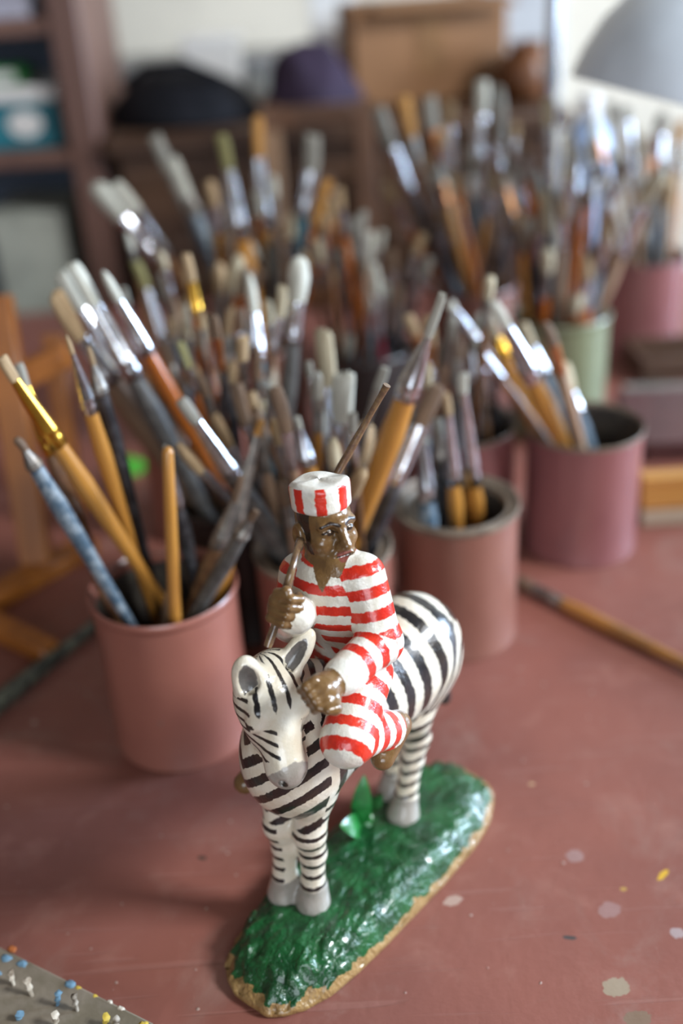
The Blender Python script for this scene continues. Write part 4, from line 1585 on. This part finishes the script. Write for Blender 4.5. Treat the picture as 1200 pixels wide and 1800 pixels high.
def touching(sp, others):
    P, Rr = np.concatenate([o['PP'] for o in others]), np.concatenate([o['RR'] for o in others])
    g = np.maximum(0, .0004 - (seg_gap(sp['PP'], P) - sp['RR'][:, None] - Rr[None]))
    return float(g.max() * 3 + g.sum())


for i_, sp in enumerate(SPECS):
    place(sp, [o for o in SPECS[:i_] if o['key'] in NEAR[sp['key']]], 160)
for _ in range(7):
    for sp in SPECS:
        others = [o for o in SPECS if o is not sp and o['key'] in NEAR[sp['key']]]
        old = touching(sp, others)
        if old > 2e-4:
            keep = dict(sp)
            place(sp, others, 280)
            if touching(sp, others) >= old:
                sp.update(keep)
for sp in SPECS:
    build_brush(**sp)

# ================================================================== things lying on the table
def lying(name, p0, p1, r, mats, label, cat, profile=None, group=None):
    """a brush or stick lying on the table from p0 (handle end) to p1"""
    p0, p1 = Vector(p0), Vector(p1)
    ax = p1 - p0
    L = ax.length
    root = empty(name, p0)
    root.rotation_mode = 'QUATERNION'
    root.rotation_quaternion = ax.to_track_quat('Z', 'X')
    h, f, b = mats
    MB().lathe([(r * .5, 0), (r * .7, .004), (r * .75, L * .25), (r, L * .5), (r * 1.05, L * .66), (r * .85, L * .74)], 12, close=True).build('handle', h, root, angle=60)
    MB().lathe([(r * .84, L * .735), (r * .92, L * .74), (r * .92, L * .78), (r, L * .785), (r * .92, L * .79), (r * .95, L * .87), (r * .6, L * .87)], 12).build('ferrule', f, root, angle=60)
    MB().lathe([(r * .9, L * .868), (r * 1.0, L * .92), (r * .8, L * .97), (r * .2, L)], 12, close=True).build('bristles', b, root, angle=60)
    return tag(root, label, cat, group)


q0, q1 = on_z(1320, 1225, .006), on_z(890, 1012, .006)
lying('lying_brush', q0, q1, .0062, (plain('handle_two_tone', (0.40, 0.17, 0.035), .35, scale=9, col2=(0.10, 0.06, 0.04), coat=.3), FERR['dull'], BRIS['brown']), 'long brush with ochre and dark handle lying on the bare table', 'brush')
q0, q1 = on_z(175, 1092, .008), on_z(-140, 1345, .008)
lying('lying_brush', q0, q1, .0085, (plain('handle_speckled', (0.02, 0.022, 0.02), .4, scale=130, col2=(0.14, 0.15, 0.11)), FERR['dull'], BRIS['brown']), 'thick black paint-speckled brush lying beside the long-handled can', 'brush')

M_pine = plain('stretcher_wood', (0.50, 0.25, 0.06), .5, scale=30, col2=(0.38, 0.17, 0.04), stretch=(.1, 1, 1))
M_pale = plain('pale_wood', (0.42, 0.34, 0.25), .6, scale=30, col2=(0.32, 0.25, 0.18), stretch=(.1, 1, 1))
b0 = on_z(1128, 928)
for i, (mt, lb, dy) in enumerate(((M_pale, 'pale wooden bar, lowest of the stack beside the mauve can', 0), (M_pine, 'ochre wooden bar in the middle of the small stack', .004), (M_pine, 'ochre wooden bar on top of the small stack', .009))):
    o = MB().box((.15, 0, .0085), (.30, .022, .0165), bev=.0012).build('wooden_bar', mt)
    o.location = (b0.x, b0.y + .012 + dy, TZ + .017 * i)
    o.rotation_euler = (0, 0, -.03 + .02 * i)
    tag(o, lb, 'wood')

M_dark = plain('dark_wood', (0.055, 0.028, 0.016), .5, scale=20, col2=(0.09, 0.045, 0.025), stretch=(.2, 1, 1))
t0 = on_z(1128, 676)
tr = empty('wooden_tray', (t0.x, t0.y, TZ), .05)
tag(tr, 'dark shallow wooden tray on the table below the lamp', 'tray')
MB().box((.16, .045, .004), (.32, .09, .008)).build('tray_bottom', M_dark, tr)
for c_, d_ in (((.16, .004, .020), (.32, .008, .024)), ((.16, .086, .020), (.32, .008, .024)), ((.004, .045, .020), (.008, .074, .024)), ((.316, .045, .020), (.008, .074, .024))):
    MB().box(c_, d_, bev=.001).build('tray_side', M_dark, tr)
r0 = on_z(1105, 680)
o = MB().box((.11, 0, .0015), (.24, .022, .003), bev=.0008).build('ruler', plain('ruler_grey', (0.25, 0.235, 0.21), .45, scale=60))
o.location = (r0.x, r0.y - .008, TZ)
o.rotation_euler = (0, 0, -.10)
tag(o, 'flat grey ruler lying in front of the dark tray', 'ruler')
k0 = on_z(1142, 828)
bk = empty('flat_box', (k0.x, k0.y + .02, TZ), -.02)  # low dark slab in two layers, filling the dark band behind the bars
tag(bk, 'dark maroon flat box lying behind the stack of wooden bars', 'box')
M_slab = plain('box_maroon', (0.085, 0.030, 0.030), .55, scale=30)
MB().box((.14, .075, .008), (.28, .15, .016), bev=.001).build('box_base', M_slab, bk)
MB().box((.14, .075, .0205), (.284, .154, .009), bev=.0015).build('lid', M_slab, bk)

# tabletop easel of orange wood
M_easel = plain('easel_wood', (0.38, 0.130, 0.020), .42, scale=26, col2=(0.26, 0.085, 0.014), stretch=(1, 1, .12), coat=.3)


def bar(p0, p1, w, t, name, mat, parent, ref=(0, -1, 0)):
    p0, p1 = Vector(p0), Vector(p1)
    ax = (p1 - p0)
    L = ax.length
    z = ax.normalized()
    y = Vector(ref) - z * z.dot(Vector(ref))
    y.normalize()
    x = y.cross(z)
    M = Matrix((x, y, z)).transposed().to_4x4()
    return MB().box((p0 + p1) / 2, (w, t, L), M, bev=.0015).build(name, mat, parent)


e0 = on_z(70, 985, 0)
EO = Vector((e0.x, e0.y, TZ))
es = empty('tabletop_easel', EO)
tag(es, 'small orange wooden tabletop easel with two posts and slanting feet', 'easel')
E_ = lambda p: p - EO
pA, pB = on_z(66, 990, .014), at(-8, 520, e0.y + .05)
bar(E_(pA), E_(pB), .030, .018, 'post', M_easel, es)
pC = on_z(134, 905, .014)
pD = at(92, 588, pC.y + .03)
bar(E_(pC), E_(pD), .020, .016, 'post', M_easel, es)
bar(E_(at(28, 668, e0.y + .05)), E_(at(122, 620, pC.y + .02)), .026, .014, 'crossbar', M_easel, es)
bar(E_(on_z(-60, 1080, .009)), E_(on_z(160, 955, .009)), .026, .018, 'foot', M_easel, es, (0, 0, 1))
bar(E_(on_z(-60, 1072, .009)), E_(on_z(92, 1150, .009)), .020, .018, 'foot', M_easel, es, (0, 0, 1))


# crumpled things: a closed lumpy skin
def lump(name, c, rad, mat, seed, amp=.25, freq=2.2, flat_z=True, parent=None, n=28, m=18):
    vs, fs = [], []
    for j in range(m + 1):
        ph = math.pi * j / m
        for i in range(n):
            a = 2 * math.pi * i / n
            d = Vector((math.sin(ph) * math.cos(a), math.sin(ph) * math.sin(a), math.cos(ph)))
            k = 1 + amp * (noise.noise(d * freq + Vector((seed, 0, 0))) + .5 * noise.noise(d * freq * 2.7 + Vector((0, seed, 0))) + .25 * noise.noise(d * freq * 6 + Vector((0, 0, seed))))
            p = Vector((d.x * rad[0] * k, d.y * rad[1] * k, d.z * rad[2] * k))
            if flat_z:
                p.z = max(p.z, 0) if d.z < 0 else p.z
            vs.append(p)
    for j in range(m):
        for i in range(n):
            i2 = (i + 1) % n
            fs.append((j * n + i, j * n + i2, (j + 1) * n + i2, (j + 1) * n + i))
    o = MB().add(vs, fs).build(name, mat, parent, angle=180)
    o.location = c
    return o


g0 = on_z(222, 825)
tag(lump('green_rag', (g0.x, g0.y, TZ), (.026, .018, .014), plain('rag_green', (0.07, 0.42, 0.03), .8, scale=80), 4.2), 'small bright green crumpled rag on the table behind the long-handled brushes', 'rag')

# board with paint-caked nails
a0, a1 = on_z(-6, 1660, .012), on_z(272, 1798, .012)
dv = (a1 - a0)
dv.z = 0
ln = dv.length
dv.normalize()
nv_ = Vector((dv.y, -dv.x, 0))                     # towards the viewer
nb = empty('nail_board', (a0.x, a0.y, TZ), math.atan2(dv.y, dv.x))
tag(nb, 'grey-olive wooden board with upright paint-caked nails, lying on the table', 'board')
M_bd = plain('board_paint', (0.15, 0.125, 0.085), .6, scale=45, col2=(0.22, 0.185, 0.14), bmp=.6, dist=.002)
MB().box((ln * .5 - .08, -.045, .006), (ln + .16, .09, .012), bev=.0015).build('board', M_bd, nb)


def nbp(px, py, z):
    p = on_z(px, py, z) - Vector((a0.x, a0.y, TZ))
    return Vector((p.dot(dv), -p.dot(nv_), p.z))


NC = {'w': plain('nail_white', (0.62, 0.56, 0.46), .5, scale=200, col2=(0.3, 0.24, 0.18)), 'b': plain('nail_blue', (0.16, 0.30, 0.42), .5, scale=200), 'y': plain('nail_yellow', (0.62, 0.45, 0.07), .5, scale=200),
      'k': plain('nail_dark', (0.10, 0.075, 0.05), .5, scale=200, col2=(0.4, 0.36, 0.3)), 'o': plain('blob_orange', (0.45, 0.14, 0.04), .5, scale=200)}
for px, py, cc_, h_ in ((24, 1737, 'w', .010), (60, 1758, 'w', .012), (94, 1769, 'b', .010), (137, 1783, 'k', .011), (90, 1806, 'w', .010), (171, 1803, 'y', .009), (20, 1792, 'b', .006), (190, 1806, 'k', .008)):
    p = nbp(px, py, .012)
    MB().lathe([(.0010, p.z - .002), (.0012, p.z + h_ * .35), (.0021, p.z + h_ * .5), (.0015, p.z + h_ * .72), (.0024, p.z + h_ * .95), (.0011, p.z + h_), (.0003, p.z + h_ * 1.02)], 9, M=Matrix.Translation((p.x, p.y, 0)) @ Matrix.Rotation(.25 * math.sin(px), 4, 'Y') @ Matrix.Shear('XY', 4, (.2 * math.cos(px), .15)), jit=.25, rng=RNG, close=True).build('nail', NC[cc_], nb)
for px, py, cc_, r_ in ((15, 1680, 'b', .0042), (43, 1690, 'b', .0042), (127, 1726, 'b', .0040), (141, 1732, 'y', .0022), (25, 1664, 'o', .0034), (0, 1706, 'b', .003), (170, 1746, 'y', .002), (196, 1756, 'w', .0022), (258, 1796, 'y', .0036), (215, 1768, 'w', .0026)):
    p = nbp(px, py, .012)
    lump('paint_blob', (p.x, p.y - .002, .0115), (r_, r_ * .7, r_ * .32), NC[cc_], px * .1, .45, parent=nb, n=12, m=8)

# ================================================================== the back of the room
YS = 1.90
M_chest = plain('chest_wood', (0.048, 0.020, 0.008), .5, scale=12, col2=(0.075, 0.033, 0.013), stretch=(.12, 1, 1))
s0_, s1_ = at(200, 236, YS), at(985, 195, YS)
SX0, SX1, SZ = s0_.x, s1_.x, at(420, 226, YS).z
sb = empty('wooden_chest', ((SX0 + SX1) / 2, YS + .22, 0))
tag(sb, 'long dark brown wooden chest of drawers standing behind the work table', 'chest')
sw = SX1 - SX0
MB().box((0, 0, (SZ - .03) / 2), (sw, .44, SZ - .03), bev=.004).build('body', M_chest, sb)
MB().box((0, -.01, SZ - .015), (sw + .03, .47, .03), bev=.004).build('top', M_chest, sb)
for r_ in range(4):
    for c_ in range(4):
        w_ = sw / 4
        dr = MB().box((-sw / 2 + w_ * (c_ + .5), -.228, .16 + r_ * (SZ - .12) / 4), (w_ - .03, .018, (SZ - .12) / 4 - .03), bev=.004).build('drawer', M_chest, sb)
        MB().lathe([(.004, 0), (.006, .012), (.013, .018), (.012, .026), (.0005, .029)], 12, M=Matrix.Translation((-sw / 2 + w_ * (c_ + .5), -.237, .16 + r_ * (SZ - .12) / 4)) @ Matrix.Rotation(math.pi / 2, 4, 'X')).build('knob', M_dark, dr)

# black bag and purple cloth on the chest
M_bag = plain('bag_black', (0.006, 0.006, 0.008), .8, scale=30, col2=(0.011, 0.011, 0.014))
p = at(312, 226, YS + .12)
M_bag.node_tree.nodes['Principled BSDF'].inputs['Specular IOR Level'].default_value = .15
bg = lump('black_bag', (p.x + .014, YS + .13, SZ), (.134, .10, .086), M_bag, 1.7, .06, 1.6)
tag(bg, 'slumped black fabric bag lying on the wooden chest', 'bag')
hdl = MB().tube([Vector((-.09, -.05, .07)), Vector((-.05, -.07, .098)), Vector((.02, -.07, .10)), Vector((.08, -.06, .07))], .008, 8).build('strap', M_bag, bg)
p = at(548, 200, YS + .12)
pc = lump('purple_cloth', (p.x, YS + .10, SZ), (.088, .055, .112), plain('cloth_purple', (0.026, 0.012, 0.034), .85, scale=25), 8.1, .2, 1.5)
tag(pc, 'heap of dark purple cloth on the chest between bag and cardboard box', 'cloth')

# cardboard box
M_card = plain('cardboard', (0.235, 0.108, 0.040), .75, scale=8, var=.12)
p = at(742, 190, YS + .22)
cb = empty('cardboard_box', (p.x, YS + .225, SZ), .16)
tag(cb, 'plain brown cardboard box with a raised flap on the wooden chest', 'box')
MB().box((0, 0, .0825), (.28, .14, .165), bev=.002).build('box_body', M_card, cb)
bar((.02, -.070, .165), (.02, -.112, .155), .25, .004, 'flap', M_card, cb, (0, 0, 1))
MB().box((0, -.0710, .10), (.05, .0015, .10)).build('tape', plain('parcel_tape', (0.25, 0.125, 0.05), .35, scale=20), cb)
# wooden vase, frame and plank
p = at(905, 196, YS + .10)
vz = MB().lathe([(.0005, 0), (.045, 0), (.056, .008), (.066, .04), (.060, .075), (.040, .092), (.034, .10), (.040, .112), (.034, .113), (.028, .10), (.028, .05), (.0005, .045)], 28).build('wooden_vase', plain('vase_wood', (0.17, 0.065, 0.025), .4, scale=18, stretch=(1, 1, 4)), None)
vz.location = (p.x + .02, YS + .12, SZ)
vz.scale = (.8, .8, .85)
tag(vz, 'reddish brown turned wooden vase beside the cardboard box', 'vase')
M_frame = plain('frame_wood', (0.11, 0.044, 0.016), .5, scale=20, col2=(0.075, 0.030, 0.011), stretch=(1, 1, .15))
fY = TY1 - .03
f00, f11 = at(455, 215, fY), at(655, 400, fY)
fx0, fx1 = at(462, 300, fY).x, at(662, 300, fY).x
fz1 = at(560, 188, fY).z
wf = empty('picture_stretcher', ((fx0 + fx1) / 2, fY - .05, TZ))
tag(wf, 'empty brown wooden frame leaning against the chest of drawers', 'frame')
hw_, hh_ = (fx1 - fx0) / 2, fz1 - TZ
for s in (-1, 1):
    bar((s * (hw_ - .015), 0, .001), (s * (hw_ - .015), .10, hh_), .030, .016, 'stile', M_frame, wf)
bar((-hw_ + .03, .094, hh_ - .018), (hw_ - .03, .094, hh_ - .018), .030, .016, 'rail', M_frame, wf)
bar((-hw_ + .03, .004, .018), (hw_ - .03, .004, .018), .030, .016, 'rail', M_frame, wf)
p0 = at(492, 470, fY - .08)
plk = empty('wooden_plank', (p0.x, fY - .11, TZ))
tag(plk, 'narrow light brown plank propped upright in front of the wooden frame', 'plank')
bar((0, 0, .001), (0, .055, at(494, 232, fY - .06).z - TZ), .034, .010, 'board', plain('plank_wood', (0.27, 0.15, 0.075), .55, scale=20, stretch=(1, 1, .15)), plk)

# grey ledge on legs along the wall, white boxes on the chest
lz = at(350, 98, 2.60).z
lx0, lx1 = at(120, 100, 2.60).x, at(560, 100, 2.60).x
ld = empty('long_bench', ((lx0 + lx1) / 2, 2.60, 0))
tag(ld, 'long grey bench against the cream wall behind the chest', 'bench')
M_ledge = plain('ledge_grey', (0.24, 0.23, 0.22), .5, scale=12)
lw = lx1 - lx0
MB().box((0, 0, lz - .015), (lw, .22, .03), bev=.003).build('bench_top', M_ledge, ld)
for sx_ in (-1, 1):
    for sy_ in (-1, 1):
        MB().box((sx_ * (lw / 2 - .05), sy_ * .08, (lz - .03) / 2), (.04, .04, lz - .03), bev=.002).build('leg', M_ledge, ld)


def white_box(px, Y_, w, top_py, label):
    p = at(px, top_py, Y_)
    h = p.z - SZ
    r = empty('white_box', (p.x, Y_, SZ))
    tag(r, label, 'box')
    MB().box((0, 0, (h - .014) / 2), (w, .08, h - .014), bev=.003).build('box_body', M_white, r)
    MB().box((0, 0, h - .008), (w + .006, .086, .016), bev=.003).build('lid', M_white, r)
    return r


white_box(370, YS + .34, .105, 62, 'small white lidded box on the chest behind the black bag')
white_box(580, YS + .375, .085, -30, 'tall white lidded box standing behind the purple cloth')

# white door on the wall beyond
dr0, dr1 = at(838, 60, RY1 - .01), at(985, 60, RY1 - .01)
d1 = struct(MB().box(((dr0.x + dr1.x) / 2, RY1 - .015, 1.02), (dr1.x - dr0.x, .03, 2.04), bev=.004).build('door_1', plain('door_white', (0.52, 0.52, 0.52), .5, scale=6, var=.06)))
for z_ in (.55, 1.5):
    MB().box(((dr0.x + dr1.x) / 2, RY1 - .034, z_), (dr1.x - dr0.x - .10, .012, .75), bev=.004).build('door_panel', plain('door_white', (0, 0, 0)), d1)

# bookcase at the end of the table
YB = 1.90
M_shelf = plain('shelf_wood', (0.155, 0.078, 0.055), .5, scale=14, col2=(0.12, 0.058, 0.042), stretch=(1, 1, .1))
bx1 = at(166, 200, YB).x
bx0 = bx1 - .62
bc_ = empty('bookcase', (bx0, YB, 0))
tag(bc_, 'tall brown open bookcase with blue-grey back beside the wooden chest', 'bookcase')
BH = 2.0
pw = .052
MB().box((bx1 - bx0 - pw / 2, .17, BH / 2), (pw, .34, BH), bev=.003).build('side_panel', M_shelf, bc_)
MB().box((pw / 2, .17, BH / 2), (pw, .34, BH), bev=.003).build('side_panel', M_shelf, bc_)
MB().box(((bx1 - bx0) / 2, .335, BH / 2), (bx1 - bx0 - 2 * pw, .01, BH)).build('back_panel', plain('shelf_back', (0.060, 0.085, 0.13), .6, scale=8), bc_)
zs1 = at(50, 282, YB).z
zs2 = at(50, 48, YB).z
shelfz = [.08, zs1 - .42, zs1, zs2, zs2 + .36, BH - .02]
for z_ in shelfz:
    MB().box(((bx1 - bx0) / 2, .165, z_), (bx1 - bx0 - 2 * pw, .32, .025), bev=.002).build('shelf', M_shelf, bc_)
bxm = at(52, 200, YB + .03).x
tl = empty('storage_box', (bxm - .055, YB + .14, zs1 + .0130))
tag(tl, 'teal storage box with a pale oval label on the bookcase shelf', 'box')
bh_ = at(50, 176, YB).z - zs1 - .02
MB().box((0, 0, bh_ / 2), (.20, .22, bh_), bev=.004).build('box_body', plain('box_teal', (0.012, 0.19, 0.25), .5, scale=10), tl)
MB().lathe([(.0005, .0), (.028, .0), (.029, .002), (.0005, .002)], 24, sx=1, sy=.75, M=Matrix.Translation((.045, -.110, bh_ * .55)) @ Matrix.Rotation(math.pi / 2, 4, 'X')).build('paper_label', M_white, tl)
MB().box((0, 0, bh_ + .012), (.206, .226, .024), bev=.004).build('lid', M_white, tl)
gb = empty('green_packet', (bxm - .05, YB + .10, zs1 + .0130 + bh_ + .0242))
tag(gb, 'small bright green packet lying on the teal storage box', 'packet')
MB().box((0, 0, .014), (.09, .08, .028), bev=.008).build('packet_body', plain('packet_green', (0.06, 0.42, 0.10), .5, scale=20), gb)
MB().box((0, -.0405, .014), (.06, .001, .016)).build('packet_print', M_white, gb)
wt = empty('folded_papers', (bxm - .06, YB + .14, zs2 + .0130))
tag(wt, 'stack of pale lilac papers on the upper bookcase shelf', 'papers')
for i in range(6):
    MB().box((.004 * (i % 3), .003 * (i % 2), .008 + .016 * i), (.19, .24, .0155), bev=.002).build('sheet_bundle', plain('paper_lilac', (0.50, 0.50, 0.60), .7, scale=10), wt)
pb = empty('pale_carton', (at(56, 440, YB + .03).x, YB + .13, zs1 - .42 + .0130))
tag(pb, 'pale grey-green carton on the lower bookcase shelf', 'carton')
ch_ = at(88, 395, YB).z - (zs1 - .42)
MB().box((0, 0, ch_ / 2), (.135, .2, ch_), bev=.004).build('carton_body', plain('carton_pale', (0.40, 0.42, 0.36), .7, scale=10), pb)
MB().box((0, -.02, ch_ + .002), (.13, .15, .003)).build('carton_flap', plain('carton_pale', (0, 0, 0)), pb)

# desk lamp: round foot, pole, arm, silver dome shade
M_chrome = plain('lamp_chrome', (0.70, 0.72, 0.76), .22, 1.0, scale=40, bmp=.05)
M_shade = plain('lamp_shade_silver', (0.74, 0.83, 0.92), .34, .0, scale=30, var=.06, bmp=.05)
lp = at(966, 230, 1.62)
lm = empty('desk_lamp', (lp.x, 1.62, TZ))
tag(lm, 'silver dome desk lamp on a chrome pole above the brushes', 'lamp')
MB().lathe([(.0005, 0), (.085, 0), (.088, .004), (.086, .012), (.03, .022), (.012, .03), (.0005, .03)], 32).build('base', M_chrome, lm)
ph_ = .70
MB().lathe([(.0105, .028), (.0105, .34), (.0135, .342), (.0135, .37), (.0105, .372), (.0105, ph_)], 14, close=True).build('pole', M_chrome, lm)
sc = at(1217, 188, 1.18)                            # middle of the shade's open rim
shl = sc - Vector((lp.x, 1.62, TZ))
topp = shl + Vector((.012, .02, .15))
MB().tube([(0, 0, ph_ - .01), (.02, -.03, ph_ + .04), Vector((topp.x * .6, topp.y * .6, ph_ + .05)), topp + Vector((0, 0, .06)), topp], .0085, 10).build('arm', M_chrome, lm)
MB().lathe([(.014, -.016), (.017, 0), (.014, .016)], 14, M=Matrix.Translation((0, 0, ph_)) @ Matrix.Rotation(math.pi / 2, 4, 'X'), close=True).build('joint', plain('joint_red', (0.20, 0.03, 0.03), .4), lm)
tl_ = Matrix.Translation(shl) @ Matrix.Rotation(.28, 4, 'Y') @ Matrix.Rotation(-.06, 4, 'X')
shd = MB().lathe([(.130, 0), (.1325, .001), (.1320, .006), (.128, .030), (.117, .062), (.098, .092), (.072, .118), (.044, .134), (.026, .142), (.024, .165), (.0005, .166)], 48, M=tl_)
shd.lathe([(.130, 0), (.1285, .006), (.1245, .030), (.113, .062), (.094, .090), (.068, .115), (.040, .130), (.0005, .132)], 48, M=tl_)
shd.build('shade', M_shade, lm, angle=50)
MB().lathe([(.0005, .045), (.016, .05), (.026, .066), (.026, .08), (.014, .10), (.013, .128), (.0005, .13)], 18, M=tl_).build('bulb', plain('bulb_glass', (0.75, 0.74, 0.70), .2, scale=20), lm)

# pale blue bottle at the far side of the table
p = at(1030, 270, 1.72)
bo = empty('plastic_bottle', (p.x, 1.72, TZ))
tag(bo, 'pale blue plastic bottle standing at the far side behind the brushes', 'bottle')
hb = at(1030, 168, 1.72).z - TZ
MB().lathe([(.0005, 0), (.036, 0), (.039, .004), (.039, hb * .72), (.034, hb * .82), (.016, hb * .90), (.015, hb * .92), (.0005, hb * .92)], 24).build('bottle_body', plain('bottle_blue', (0.42, 0.56, 0.80), .25, scale=10, var=.1), bo)
MB().lathe([(.0165, hb * .90), (.0175, hb * .905), (.0175, hb), (.0005, hb + .002)], 18).build('cap', M_white, bo)
